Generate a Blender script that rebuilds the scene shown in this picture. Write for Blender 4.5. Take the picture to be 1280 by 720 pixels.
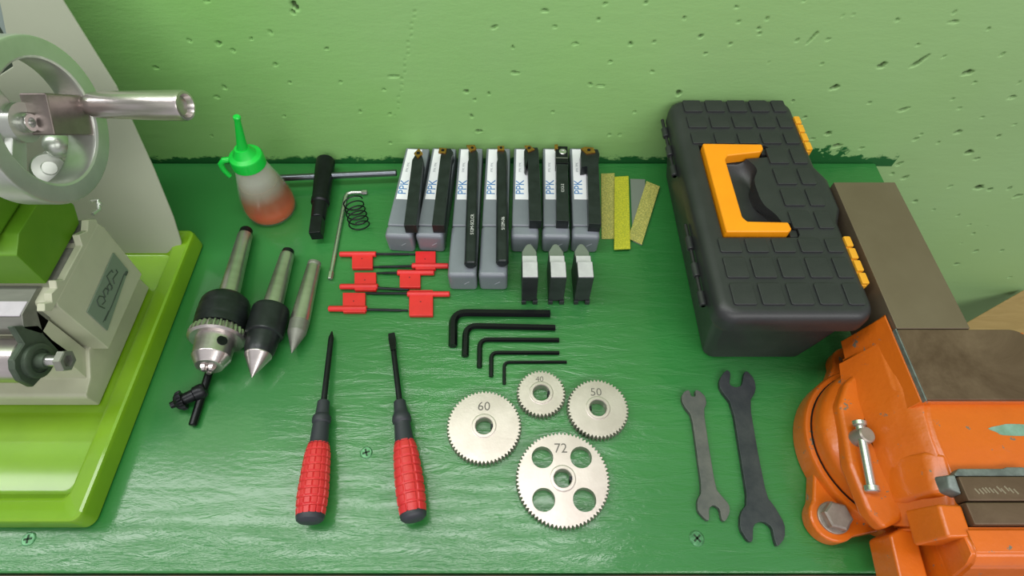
import bpy, bmesh, random
import numpy as np
from math import *
from mathutils import Vector, Matrix

for o in list(bpy.data.objects):
    bpy.data.objects.remove(o)
random.seed(7)
S = bpy.context.scene
C = S.collection
MM = 0.001

# ------------------------------------------------------------ camera
FOC, PITCH, HCAM = 690.0, radians(57), 454.0      # focal length in px of 1280, downward pitch, height above bench (mm)
cd = bpy.data.cameras.new('camera')
cam = bpy.data.objects.new('camera', cd)
C.objects.link(cam)
cd.sensor_width = 36.0
cd.lens = 36.0 * FOC / 1280.0
cd.clip_start = 0.01
cam.location = (0, 0, HCAM * MM)
cam.rotation_euler = (radians(90) - PITCH, 0, 0)
S.camera = cam

# ------------------------------------------------------------ world, lights, exposure
w = bpy.data.worlds.new('room_light')
S.world = w
w.use_nodes = True
w.node_tree.nodes['Background'].inputs[0].default_value = (1.0, 0.965, 1.0, 1)
w.node_tree.nodes['Background'].inputs[1].default_value = 0.53

def area(name, loc, target, sx, sy, power, col=(1, 1, 1)):
    l = bpy.data.lights.new(name, 'AREA')
    l.shape = 'RECTANGLE'; l.size = sx; l.size_y = sy
    l.energy = power; l.color = col
    o = bpy.data.objects.new(name, l)
    C.objects.link(o)
    o.location = loc
    d = Vector(target) - Vector(loc)
    o.rotation_euler = d.to_track_quat('-Z', 'Y').to_euler()
    return o
area('ceiling_lamp', (-0.8, 0.3, 1.2), (-0.8, 0.295, 0), 2.1, 0.24, 14.0, (1.0, 0.98, 0.985))
area('front_fill_light', (0.45, -1.0, 1.3), (0.0, 0.467, 0.1), 2.6, 0.6, 24.0, (1.0, 0.985, 0.96))  # added fill from behind the camera, unseen, to brighten the wall
S.view_settings.view_transform = 'Standard'
S.view_settings.look = 'None'
S.view_settings.gamma = 1.0
S.view_settings.use_curve_mapping = False
S.view_settings.exposure = -0.1

# ------------------------------------------------------------ from photo measurements to bench coordinates (mm)
def W(px, py, z):
    off = atan((py - 360) / FOC); a = PITCH + off
    h = HCAM - z; D = h / sin(a) * cos(off)
    return Vector(((px - 640) / FOC * D, h / tan(a), z))
def WY(px, py, Y):
    a = PITCH + atan((py - 360) / FOC)
    return W(px, py, HCAM - Y * tan(a))
def WX(px, py, X):
    D = X * FOC / (px - 640); off = atan((py - 360) / FOC); a = PITCH + off
    h = D * sin(a) / cos(off)
    return Vector((X, h / tan(a), HCAM - h))
def depth(p):
    return p[1] * cos(PITCH) + (HCAM - p[2]) * sin(PITCH)
def prow(p):
    v = p[1] * sin(PITCH) - (HCAM - p[2]) * cos(PITCH)
    return 360 - FOC * v / depth(p)

# ------------------------------------------------------------ objects
MW = {}
def top(o):
    while o.parent: o = o.parent
    return o
def tag(o, label, cat, group=None, kind=None):
    if label: o['label'] = label
    if cat: o['category'] = cat
    if group: o['group'] = group
    if kind: o['kind'] = kind
def thing(name, label, cat, loc=(0, 0, 0), rz=0, group=None, kind=None):
    o = bpy.data.objects.new(name, None)
    o.empty_display_size = 0.01
    C.objects.link(o)
    o.location = Vector(loc) * MM
    o.rotation_euler = (0, 0, rz)
    MW[o] = (Matrix.Translation(Vector(loc)) @ Matrix.Rotation(rz, 4, 'Z')).inverted()
    tag(o, label, cat, group, kind)
    return o
def finish(me, bm, mats, angle=35):
    for f in bm.faces: f.smooth = True
    bm.to_mesh(me); bm.free()
    for m in (mats if isinstance(mats, (list, tuple)) else [mats]):
        me.materials.append(m)
    me.set_sharp_from_angle(angle=radians(angle))
def wn(o):
    md = o.modifiers.new('weighted_normal', 'WEIGHTED_NORMAL'); md.keep_sharp = True; md.weight = 50; md.mode = 'FACE_AREA'
def part(name, bm, mats, parent, label=None, angle=35):
    M = MW.get(top(parent), Matrix.Identity(4))
    bm.transform(Matrix.Diagonal((MM, MM, MM, 1)) @ M)
    me = bpy.data.meshes.new(name)
    finish(me, bm, mats, angle)
    o = bpy.data.objects.new(name, me)
    C.objects.link(o)
    o.parent = parent; wn(o)
    if label: o['label'] = label
    return o
def solo(name, bm, mats, label=None, cat=None, loc=None, group=None, kind=None, angle=35):
    if loc is None:
        n = len(bm.verts); c = Vector((0, 0, 0)); zm = 1e9
        for v in bm.verts: c += v.co; zm = min(zm, v.co.z)
        loc = Vector((c.x / n, c.y / n, zm))
    bm.transform(Matrix.Diagonal((MM, MM, MM, 1)) @ Matrix.Translation(-Vector(loc)))
    me = bpy.data.meshes.new(name)
    finish(me, bm, mats, angle)
    o = bpy.data.objects.new(name, me)
    C.objects.link(o)
    o.location = Vector(loc) * MM
    MW[o] = Matrix.Translation(-Vector(loc)); wn(o)
    tag(o, label, cat, group, kind)
    return o
def shared(name, me, parent, loc, rz=0):
    o = bpy.data.objects.new(name, me)
    C.objects.link(o)
    o.parent = parent; wn(o)
    p = MW[top(parent)] @ Vector(loc)
    o.location = p * MM
    o.rotation_euler = (0, 0, rz)
    return o
def mesh_of(name, bm, mats, angle=35):
    bm.transform(Matrix.Diagonal((MM, MM, MM, 1)))
    me = bpy.data.meshes.new(name)
    finish(me, bm, mats, angle)
    return me

# ------------------------------------------------------------ shapes (mm)
def join(*bms):
    a = bms[0]
    for b in bms[1:]:
        me = bpy.data.meshes.new('tmp'); b.to_mesh(me); b.free()
        a.from_mesh(me); bpy.data.meshes.remove(me)
    return a
def box(x0, x1, y0, y1, z0, z1, bev=0, seg=2):
    bm = bmesh.new()
    bmesh.ops.create_cube(bm, size=1)
    bm.transform(Matrix.Translation(((x0 + x1) / 2, (y0 + y1) / 2, (z0 + z1) / 2)) @ Matrix.Diagonal((x1 - x0, y1 - y0, z1 - z0, 1)))
    if bev: bmesh.ops.bevel(bm, geom=bm.edges[:], offset=bev, segments=seg, affect='EDGES', profile=0.5)
    return bm
def slab(base, topp, bev=0, seg=2):
    """solid between two matching loops of points"""
    bm = bmesh.new()
    a = [bm.verts.new(p) for p in base]; b = [bm.verts.new(p) for p in topp]
    n = len(a)
    bm.faces.new(a[::-1]); bm.faces.new(b)
    for i in range(n): bm.faces.new((a[i], a[(i + 1) % n], b[(i + 1) % n], b[i]))
    bmesh.ops.recalc_face_normals(bm, faces=bm.faces[:])
    if bev: bmesh.ops.bevel(bm, geom=bm.edges[:], offset=bev, segments=seg, affect='EDGES', profile=0.5, clamp_overlap=True)
    return bm
def prism(pts, z0, z1, bev=0, seg=2):
    return slab([(p[0], p[1], z0) for p in pts], [(p[0], p[1], z1) for p in pts], bev, seg)
def prismX(pts, x0, x1, bev=0, seg=2):          # pts are (y, z)
    return slab([(x0, p[0], p[1]) for p in pts], [(x1, p[0], p[1]) for p in pts], bev, seg)
def loops(rings, cap0=True, cap1=True, closed=True):
    bm = bmesh.new()
    R = [[bm.verts.new(p) for p in r] for r in rings]
    n = len(R[0])
    for a, b in zip(R, R[1:]):
        for i in range(n if closed else n - 1):
            j = (i + 1) % n
            bm.faces.new((a[i], a[j], b[j], b[i]))
    if cap0: bm.faces.new(R[0][::-1])
    if cap1: bm.faces.new(R[-1])
    bmesh.ops.recalc_face_normals(bm, faces=bm.faces[:])
    return bm
def frame(d):
    d = Vector(d).normalized()
    u = d.orthogonal() if abs(d.z) > 0.99 else Vector((0, 0, 1)).cross(d)
    u.normalize()
    return d, u, d.cross(u)
def rev(p0, p1, prof, seg=32, cap0=True, cap1=True):
    """prof: (distance from p0 in mm, radius)"""
    p0, p1 = Vector(p0), Vector(p1)
    d, u, v = frame(p1 - p0)
    rings = [[p0 + d * t + (u * cos(2 * pi * k / seg) + v * sin(2 * pi * k / seg)) * max(r, 0.02) for k in range(seg)] for t, r in prof]
    return loops(rings, cap0, cap1)
def tube(pts, r, seg=10, closed=False):
    pts = [Vector(p) for p in pts]; n = len(pts)
    rs = r if isinstance(r, (list, tuple)) else [r] * n
    rings = []; up = None
    for i, p in enumerate(pts):
        a = pts[i - 1] if (i or closed) else p
        b = pts[(i + 1) % n] if (i < n - 1 or closed) else p
        t = (b - a).normalized()
        if up is None: up = t.orthogonal().normalized()
        up = (up - t * up.dot(t)).normalized()
        s = t.cross(up)
        rings.append([p + (up * cos(2 * pi * k / seg) + s * sin(2 * pi * k / seg)) * rs[i] for k in range(seg)])
    if closed: rings.append(rings[0])
    bm = loops(rings, not closed, not closed)
    if closed: bmesh.ops.remove_doubles(bm, verts=bm.verts[:], dist=1e-4)
    return bm
def ball(c, r, sx=1, sy=1, sz=1, seg=20):
    bm = bmesh.new()
    bmesh.ops.create_uvsphere(bm, u_segments=seg, v_segments=seg // 2, radius=r)
    bm.transform(Matrix.Translation(c) @ Matrix.Diagonal((sx, sy, sz, 1)))
    return bm
def rrect(x0, x1, y0, y1, r, n=5):
    out = []
    for cx, cy, a0 in ((x1 - r, y1 - r, 0), (x0 + r, y1 - r, 90), (x0 + r, y0 + r, 180), (x1 - r, y0 + r, 270)):
        for k in range(n + 1):
            a = radians(a0 + 90 * k / n)
            out.append((cx + r * cos(a), cy + r * sin(a)))
    return out
def rbox(x0, x1, y0, y1, prof, r, n=5):
    """rounded-plan body; prof: (z, inset)"""
    return loops([[(p[0], p[1], z) for p in rrect(x0 + i, x1 - i, y0 + i, y1 - i, max(r - i * 0.5, 0.5), n)] for z, i in prof])
def lettering(name, text, size, M, mat, parent, extrude=0.05, align='CENTER'):
    cu = bpy.data.curves.new('tmp_text', 'FONT')
    cu.body = text; cu.size = size; cu.extrude = extrude; cu.align_x = align; cu.align_y = 'CENTER'; cu.resolution_u = 3
    to = bpy.data.objects.new('tmp_text', cu)
    C.objects.link(to)
    me = bpy.data.meshes.new_from_object(to)
    bpy.data.objects.remove(to); bpy.data.curves.remove(cu)
    bm = bmesh.new(); bm.from_mesh(me); bpy.data.meshes.remove(me)
    bm.transform(M)
    return part(name, bm, mat, parent)

# ------------------------------------------------------------ materials
def lin(c):
    if isinstance(c, str):
        c = [int(c[i:i + 2], 16) / 255 for i in (0, 2, 4)]
    return tuple((x / 12.92 if x <= 0.04045 else ((x + 0.055) / 1.055) ** 2.4) for x in c) + (1,)
class Mt:
    def __init__(s, name, col, rough=0.5, metal=0.0, coat=0.0, coat_rough=0.1, spec=0.5):
        s.m = bpy.data.materials.new(name); s.m.use_nodes = True
        s.t = s.m.node_tree; s.n = s.t.nodes; s.l = s.t.links
        s.b = s.n['Principled BSDF']
        s.set('Base Color', lin(col)); s.set('Roughness', rough); s.set('Metallic', metal)
        s.set('Coat Weight', coat); s.set('Coat Roughness', coat_rough); s.set('Specular IOR Level', spec)
        s.co = None; s.nrm = None
    def set(s, k, v): s.b.inputs[k].default_value = v
    def node(s, t, **kw):
        n = s.n.new(t)
        for k, v in kw.items():
            if k in n.inputs: n.inputs[k].default_value = v
            else: setattr(n, k, v)
        return n
    def coords(s, scale=(1, 1, 1)):
        tc = s.node('ShaderNodeTexCoord')
        mp = s.node('ShaderNodeMapping'); mp.inputs['Scale'].default_value = scale
        s.l.new(tc.outputs['Object'], mp.inputs['Vector'])
        return mp.outputs['Vector']
    def noise(s, scale, detail=3, rough=0.5, stretch=(1, 1, 1), dist=0.0):
        n = s.node('ShaderNodeTexNoise')
        n.inputs['Scale'].default_value = scale; n.inputs['Detail'].default_value = detail
        n.inputs['Roughness'].default_value = rough; n.inputs['Distortion'].default_value = dist
        s.l.new(s.coords(stretch), n.inputs['Vector'])
        return n.outputs['Fac']
    def ramp(s, fac, stops):
        r = s.node('ShaderNodeValToRGB'); e = r.color_ramp.elements
        while len(e) < len(stops): e.new(0.5)
        for el, (p, c) in zip(e, stops): el.position = p; el.color = lin(c) if not isinstance(c, (int, float)) else (c, c, c, 1)
        s.l.new(fac, r.inputs['Fac'])
        return r.outputs['Color']
    def mixc(s, fac, a, b):
        m = s.node('ShaderNodeMix'); m.data_type = 'RGBA'
        for sock, v in ((m.inputs[0], fac), (m.inputs[6], a), (m.inputs[7], b)):
            if hasattr(v, 'links'): s.l.new(v, sock)
            else: sock.default_value = v if isinstance(v, (int, float)) else lin(v)
        return m.outputs[2]
    def color(s, sock): s.l.new(sock, s.b.inputs['Base Color'])
    def bump(s, h, strength=0.3, dist=0.0005):
        b = s.node('ShaderNodeBump'); b.inputs['Strength'].default_value = strength; b.inputs['Distance'].default_value = dist
        s.l.new(h, b.inputs['Height'])
        if s.nrm: s.l.new(s.nrm, b.inputs['Normal'])
        s.nrm = b.outputs['Normal']
        s.l.new(s.nrm, s.b.inputs['Normal'])
        return s
def plain(name, col, rough=0.5, metal=0.0, n=None, var=None, bump=0.0, bscale=400, stretch=(1, 1, 1), **kw):
    """flat colour with slight noise variation and relief"""
    m = Mt(name, col, rough, metal, **kw)
    if var: m.color(m.mixc(m.ramp(m.noise(n or 60, 4, 0.6, stretch), [(0.35, 0.0), (0.68, 1.0)]), col, var))
    if bump: m.bump(m.noise(bscale, 3, 0.6, stretch), bump, 0.0004)
    return m.m

# painted bench
m = Mt('green_bench_paint', '1E7A33', 0.5, spec=0.4, coat=1.0, coat_rough=0.14)
big = m.ramp(m.noise(5, 3, 0.5), [(0.3, 0.0), (0.7, 1.0)])
m.color(m.mixc(big, '1F6C2C', '2A7A36'))
sx_ = m.node('ShaderNodeSeparateXYZ'); m.l.new(m.coords(), sx_.inputs[0])
def mrange(sock, a, b):
    r = m.node('ShaderNodeMapRange'); m.l.new(sock, r.inputs[0]); r.inputs[1].default_value = a; r.inputs[2].default_value = b; return r.outputs[0]
mxm = m.node('ShaderNodeMath', operation='MAXIMUM'); m.l.new(mrange(sx_.outputs['X'], -0.24, -0.10), mxm.inputs[0]); m.l.new(mrange(sx_.outputs['Y'], -0.150, -0.180), mxm.inputs[1])
grain = m.noise(70, 5, 0.66, (0.3, 1.5, 1), 0.6)
gm = m.node('ShaderNodeMath', operation='MULTIPLY'); m.l.new(grain, gm.inputs[0]); m.l.new(mxm.outputs[0], gm.inputs[1])
m.bump(gm.outputs[0], 0.55, 0.0017)
m.bump(m.noise(14, 2, 0.5), 0.25, 0.002)
m.bump(m.noise(260, 3, 0.6, (0.5, 1, 1)), 0.22, 0.0004)
m.l.new(m.nrm, m.b.inputs['Coat Normal'])
BENCH = m.m
# wall
YWALL = 0.4676
m = Mt('green_wall_paint', '85B070', 0.6, spec=0.35)
sep = m.node('ShaderNodeSeparateXYZ'); m.l.new(m.coords(), sep.inputs[0])
nz = m.noise(60, 5, 0.7, (1, 1, 1.6))
nz2 = m.noise(9, 3, 0.6)
ma = m.node('ShaderNodeMath', operation='MULTIPLY_ADD'); m.l.new(nz, ma.inputs[0]); ma.inputs[1].default_value = -0.034
bl = m.ramp(sep.outputs['X'], [(0.262, 0.0), (0.29, 0.020), (0.36, 0.014), (0.42, 0.0)])
nb_ = m.node('ShaderNodeMath', operation='MULTIPLY'); m.l.new(bl, nb_.inputs[0]); m.l.new(m.ramp(m.noise(45, 4, 0.6), [(0.42, 0.0), (0.5, 1.0)]), nb_.inputs[1])
zs_ = m.node('ShaderNodeMath', operation='SUBTRACT'); m.l.new(sep.outputs['Z'], zs_.inputs[0]); m.l.new(nb_.outputs[0], zs_.inputs[1])
zo = m.node('ShaderNodeMath', operation='ADD'); m.l.new(zs_.outputs[0], zo.inputs[0]); zo.inputs[1].default_value = 0.016; m.l.new(zo.outputs[0], ma.inputs[2])
mb = m.node('ShaderNodeMath', operation='MULTIPLY_ADD'); m.l.new(nz2, mb.inputs[0]); mb.inputs[1].default_value = -0.008; m.l.new(ma.outputs[0], mb.inputs[2])
edge = m.ramp(mb.outputs[0], [(0.0, 1.0), (0.002, 0.0)])
# a green brush edge only along the bench: x < 0.45 m
lx = m.node('ShaderNodeMath', operation='LESS_THAN'); m.l.new(sep.outputs['X'], lx.inputs[0]); lx.inputs[1].default_value = 0.44
gz = m.node('ShaderNodeMath', operation='GREATER_THAN'); m.l.new(sep.outputs['Z'], gz.inputs[0]); gz.inputs[1].default_value = -0.006
mk = m.node('ShaderNodeMath', operation='MULTIPLY'); m.l.new(lx.outputs[0], mk.inputs[0]); m.l.new(gz.outputs[0], mk.inputs[1])
mk2 = m.node('ShaderNodeMath', operation='MULTIPLY'); m.l.new(mk.outputs[0], mk2.inputs[0]); m.l.new(edge, mk2.inputs[1])
xr = m.node('ShaderNodeMapRange'); m.l.new(sep.outputs['X'], xr.inputs[0]); xr.inputs[1].default_value = -0.35; xr.inputs[2].default_value = 0.5
hue = m.mixc(xr.outputs[0], '88C46A', '93B879')
soft = m.mixc(m.ramp(m.noise(4, 4, 0.6), [(0.3, 0.0), (0.75, 0.45)]), hue, '98BC86')
pit_shade = m.node('ShaderNodeMapRange'); m.l.new(sep.outputs['Y'], pit_shade.inputs[0]); pit_shade.inputs[1].default_value = YWALL + 0.0014; pit_shade.inputs[2].default_value = YWALL + 0.0040  # shade inside the pits painted into the wall colour, darker with depth
dm_ = m.node('ShaderNodeMath', operation='MULTIPLY'); m.l.new(pit_shade.outputs[0], dm_.inputs[0]); dm_.inputs[1].default_value = 0.85
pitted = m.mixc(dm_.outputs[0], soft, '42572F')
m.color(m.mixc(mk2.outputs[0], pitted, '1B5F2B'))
m.bump(m.noise(45, 4, 0.6, (0.5, 1, 1.8), 0.3), 0.16, 0.002)
m.bump(m.noise(300, 3, 0.6, (0.6, 1, 1.5)), 0.25, 0.0005)
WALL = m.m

LIME = plain('lime_gloss_paint', '76A214', 0.5, coat=0.9, coat_rough=0.07, spec=0.3, var='6E9912', n=20, bump=0.12, bscale=60)
LIME_D = plain('lime_machine_paint', '4F7E12', 0.5, var='5B8818', n=25, bump=0.15, bscale=150)
BEIGE = plain('beige_machine_paint', 'B5B8A0', 0.42, var='A9AC94', n=18, bump=0.2, bscale=90)
BEIGE_S = plain('grey_beige_sheet_paint', 'A6AC98', 0.45, var='A0A692', n=6, bump=0.08, bscale=120)
GREYS = plain('grey_sheet_paint', '7F8C88', 0.5)
CAST = plain('machined_cast_iron', '8C8E84', 0.45, 0.55, var='767870', n=60, bump=0.2, bscale=300, stretch=(0.2, 1, 1))
STEEL = plain('bright_turned_steel', 'CFC9C6', 0.28, 0.92, var='BBB5B1', n=90, bump=0.12, bscale=700, stretch=(0.2, 1, 1))
CHROME = plain('satin_chrome', 'CFCFCC', 0.26, 0.9)
ALU = plain('satin_aluminium', 'CBD0C8', 0.36, 0.75, var='BCC2B9', n=40)
ALU_W = plain('brushed_wheel_web', '9C908C', 0.36, 0.85, var='857A78', n=50)
PLATE = plain('grey_green_nameplate', '7E8F7E', 0.45, 0.2)
PLATE_INK = plain('nameplate_ink', '3C4A3E', 0.5)
DARKG = plain('dark_green_grey_iron', '4E5C4C', 0.5, 0.3, var='3C483C', n=50, bump=0.2)
BLACK = plain('blackened_steel', '15171A', 0.36, 0.5, var='1F2226', n=70, bump=0.1)
BLACK2 = plain('black_oxide_tool_steel', '1E2324', 0.36, 0.3, var='2A3031', n=80, bump=0.15, bscale=500)
HEX = plain('black_hex_key_steel', '17191C', 0.3, 0.6)
GEAR = plain('ground_gear_steel', 'C6BBB6', 0.38, 0.8, var='B5AAA4', n=35, bump=0.15, bscale=500)
GEARD = plain('engraved_dark', '5E5A55', 0.6)
RED = plain('red_rubber_grip', 'C4272B', 0.42, var='D03A3A', n=60, bump=0.15, bscale=500)
REDP = plain('red_plastic', 'DB2A2B', 0.38, var='CE2527', n=60)
RUB = plain('dark_grey_rubber', '2C2F36', 0.5, bump=0.1)
BOXG = plain('grey_box_plastic', '7C828A', 0.36, var='747A82', n=30, coat=0.2, coat_rough=0.3)
PAPER = plain('white_paper_label', 'EEF0F4', 0.5)
BLUE = plain('blue_print', '2F77B8', 0.5)
GREYP = plain('grey_print', '9AA0A6', 0.5)
WHITEP = plain('white_print', 'C9CBC8', 0.5)
GOLD = plain('gold_coated_carbide', 'B98A3C', 0.35, 0.8, var='8E6A32', n=300)
BP = plain('black_toolbox_plastic', '26282A', 0.42, var='2F3132', n=25, bump=0.3, bscale=900)
BPD = plain('black_toolbox_recess_plastic', '232425', 0.5, bump=0.2, bscale=900)
ORP = plain('orange_handle_plastic', 'F59A0E', 0.4, var='EE940C', n=30)
YEL = plain('yellow_orange_latch_plastic', 'E0A028', 0.42)
GRN_CAP = plain('bright_green_cap_plastic', '18C943', 0.3)
WRG = plain('grey_phosphated_steel', '565A57', 0.5, 0.5, var='6A6C66', n=60, bump=0.25, bscale=400)
WRB = plain('dark_blued_steel', '33393D', 0.46, 0.5, var='464B4C', n=55, bump=0.25, bscale=400)
BOLT = plain('weathered_bolt_steel', 'A79D94', 0.42, 0.6, var='8A8078', n=90, bump=0.2)
WOOD = Mt('pale_pine_wood', 'A98D5C', 0.6)
WOOD.color(WOOD.mixc(WOOD.noise(14, 4, 0.6, (1, 6, 1), 1.0), '8F7446', 'B79A68')); WOOD.bump(WOOD.noise(40, 3, 0.6, (1, 6, 1)), 0.2); WOOD = WOOD.m
FLOORM = plain('dark_concrete_floor', '3A3B38', 0.8, var='30312E', n=6)
# vise paint: orange with chips
m = Mt('orange_vise_paint', 'E0741C', 0.33, spec=0.4, coat=0.25, coat_rough=0.15)
base = m.mixc(m.ramp(m.noise(22, 4, 0.6), [(0.35, 0.0), (0.7, 1.0)]), 'D06614', 'C65F14')
chip = m.ramp(m.noise(75, 5, 0.75), [(0.635, 0.0), (0.645, 1.0)])
m.color(m.mixc(chip, base, '6E6A5C'))
m.bump(m.noise(38, 4, 0.6), 0.5, 0.002)
m.bump(m.noise(220, 2, 0.5), 0.2, 0.0006)
VISE = m.m
m = Mt('worn_brown_steel', '6E6151', 0.5, 0.45)
m.color(m.mixc(m.ramp(m.noise(16, 6, 0.68, dist=0.6), [(0.32, 0.0), (0.72, 1.0)]), '54402F', '7A6652'))
m.bump(m.noise(120, 4, 0.6), 0.25, 0.0006)
VSTEEL = m.m
m = Mt('ground_slide_steel', '857A6C', 0.42, 0.55)
m.color(m.mixc(m.ramp(m.noise(8, 5, 0.6), [(0.3, 0.0), (0.72, 1.0)]), '877967', '786957'))
m.bump(m.noise(160, 3, 0.6, (3, 0.3, 1)), 0.15, 0.0004)
SLIDE = m.m
CHIP = plain('bare_grey_chipped_patch', '7F8884', 0.45, 0.4, var='5E6663', n=120, bump=0.3)
TEAL = plain('old_teal_paint_patch', '7FA596', 0.5, var='6A8A72', n=100)
# glitter strips
def strip_mat(name, a, b, d):
    m = Mt(name, a, 0.5)
    v = m.node('ShaderNodeTexVoronoi'); v.inputs['Scale'].default_value = 900; m.l.new(m.coords(), v.inputs['Vector'])
    c = m.ramp(v.outputs['Color'], [(0.2, 0.0), (0.8, 1.0)])
    c2 = m.ramp(m.noise(700, 3, 0.7), [(0.42, 0.0), (0.6, 1.0)])
    m.color(m.mixc(c2, m.mixc(c, a, b), d))
    m.bump(m.noise(800, 2, 0.6), 0.5, 0.0004)
    return m.m
STR1 = strip_mat('gold_grit', 'B5AE55', 'CFC86E', '8F9550')
STR2 = strip_mat('bright_yellow_grit', 'D2D037', 'C3C22A', 'A5AD2E')
STR3 = plain('grey_metal_strip', '8C948C', 0.45, 0.4, bump=0.3, bscale=600)
# bottle plastics
m = Mt('cloudy_bottle_plastic', 'E6EEDF', 0.25)
tr = m.node('ShaderNodeBsdfTransparent'); tr.inputs[0].default_value = (0.93, 0.95, 0.9, 1)
mx = m.node('ShaderNodeMixShader'); mx.inputs[0].default_value = 0.17
m.l.new(tr.outputs[0], mx.inputs[1]); m.l.new(m.b.outputs[0], mx.inputs[2])
m.l.new(mx.outputs[0], m.n['Material Output'].inputs['Surface'])
sb_ = m.node('ShaderNodeSeparateXYZ'); m.l.new(m.coords(), sb_.inputs[0])
rb_ = m.node('ShaderNodeMapRange'); m.l.new(sb_.outputs['Z'], rb_.inputs[0]); rb_.inputs[1].default_value = 0.030; rb_.inputs[2].default_value = 0.055; rb_.inputs[3].default_value = 0.07; rb_.inputs[4].default_value = 0.42
m.l.new(rb_.outputs[0], mx.inputs[0])
BOTTLE = m.m
m = Mt('amber_oil', 'C8500F', 0.15)
sp = m.node('ShaderNodeSeparateXYZ'); m.l.new(m.coords(), sp.inputs[0])
mr = m.node('ShaderNodeMapRange'); m.l.new(sp.outputs['Z'], mr.inputs[0]); mr.inputs[1].default_value = 0.012; mr.inputs[2].default_value = 0.040
m.color(m.ramp(mr.outputs[0], [(0.0, 'D04A06'), (0.35, 'A6420A'), (1.0, '6A4A1E')]))
m.set('Subsurface Weight', 0.15)
OIL = m.m

# ============================================================ SETTING
# wall with real pits, a fine grid where the camera sees it
pits = []
for x, y, a, b, t in [(378,15,14,18,0),(375,30,8,10,0),(197,104,10,10,0),(127,97,7,6,0),(232,121,7,6,0),(321,78,6,7,0),(47,162,8,6,0),(211,209,8,7,0),(193,232,11,5,0),
    (168,3,10,5,0),(275,93,4,4,0),(332,155,9,4,0),(367,198,5,5,0),(488,197,4,5,0),(353,278,5,5,0),(535,267,5,5,0),(592,215,4,4,0),(615,183,20,4,0),
    (855,66,14,6,40),(975,26,16,5,0),(1000,64,5,5,0),(1104,47,5,5,0),(1120,10,5,4,0),(1218,8,6,5,0),(1181,106,8,7,0),(1132,148,5,6,0),(1048,105,12,4,0),
    (905,175,18,5,0),(899,114,5,5,0),(788,220,9,7,0),(842,225,5,5,0),(809,240,4,4,0),(801,279,6,6,0),(818,315,13,6,0),(995,268,4,4,0),(1085,202,8,6,0),
    (1238,101,4,4,0),(1232,172,6,5,0),(1190,268,5,5,0),(1130,322,5,5,0),(1155,322,5,5,0),(180,325,5,4,0),(607,342,5,4,0),(606,273,4,4,0),(1110,205,16,3,5),(455,118,8,3,10)]:
    pits.append((170 + x / 1.91, y / 1.91, a / 1.91, b / 1.91, t))
for x, y, a, b, t in [(235,28,9,8,0),(242,82,9,9,0),(346,70,6,6,0),(320,125,9,9,0),(316,106,9,5,0),(105,135,12,13,0),(214,163,8,9,0),(122,198,8,8,0),(354,230,4,4,0),
    (455,148,6,5,0),(512,138,42,3,68),(568,145,9,6,20),(820,74,11,8,20),(1025,82,32,6,8),(1028,47,6,6,0),(764,240,24,17,0),(900,226,52,14,50),(1075,266,27,18,15),
    (1200,198,12,11,10),(990,208,8,6,20),(1150,107,8,6,10),(592,320,24,15,10),(717,375,10,7,0),(1235,354,22,11,18),(842,400,34,10,28),(1045,395,10,7,10),
    (1020,362,8,6,0),(483,430,9,7,0),(568,487,19,11,12),(600,532,32,10,20),(510,507,14,7,15),(885,507,13,9,20),(1040,482,17,13,10),(905,490,8,6,0),
    (1080,556,22,15,30),(1108,580,16,8,15),(1188,498,10,9,0),(826,596,14,12,0),(967,520,6,6,0),(845,648,16,8,0),(688,540,14,8,0),(1128,428,9,6,0),
    (1262,300,6,6,0),(46,68,6,9,0),(480,3,8,5,0),(620,60,5,4,0),(660,55,5,4,0),(895,165,7,6,0),(1100,300,10,4,60),(545,235,6,4,0),(440,370,8,5,0),(25,340,18,14,0),(1245,455,8,5,30)]:
    pits.append((840 + x / 2.909, y / 2.909, a / 2.909, b / 2.909, t))
for x, y, a, b, t in [(357,104,11,7,0),(465,58,9,7,0),(555,62,24,11,5),(590,68,12,8,20),(650,65,9,8,0),(487,300,12,6,5),(545,260,9,7,0),(538,204,6,5,0),(627,258,7,6,0),
    (490,148,6,5,0),(650,340,8,5,0),(525,177,6,4,0),(675,88,18,9,10),(325,30,14,10,0),(285,18,10,6,0),(415,130,5,5,0),(500,235,4,4,0),(580,180,4,4,0)]:
    pits.append((1000 + x / 2.482, 210 + y / 2.482, a / 2.482, b / 2.482, t))
for k in range(18): pits.append((518 - 24 * k / 18 + 1.5 * sin(k * 2.1), 15 + 7.6 * k, 1.4, 1.6, 0))
X0, X1, Z0, Z1, ST = -425, 835, -410, 300, 1.15
nx = int((X1 - X0) / ST) + 1; nz_ = int((Z1 - Z0) / ST) + 1
gx = X0 + ST * np.arange(nx); gzv = Z0 + ST * np.arange(nz_)
GX, GZ = np.meshgrid(gx, gzv)
disp = np.zeros_like(GX)
YW = 467.0
rng = np.random.RandomState(3)
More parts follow.
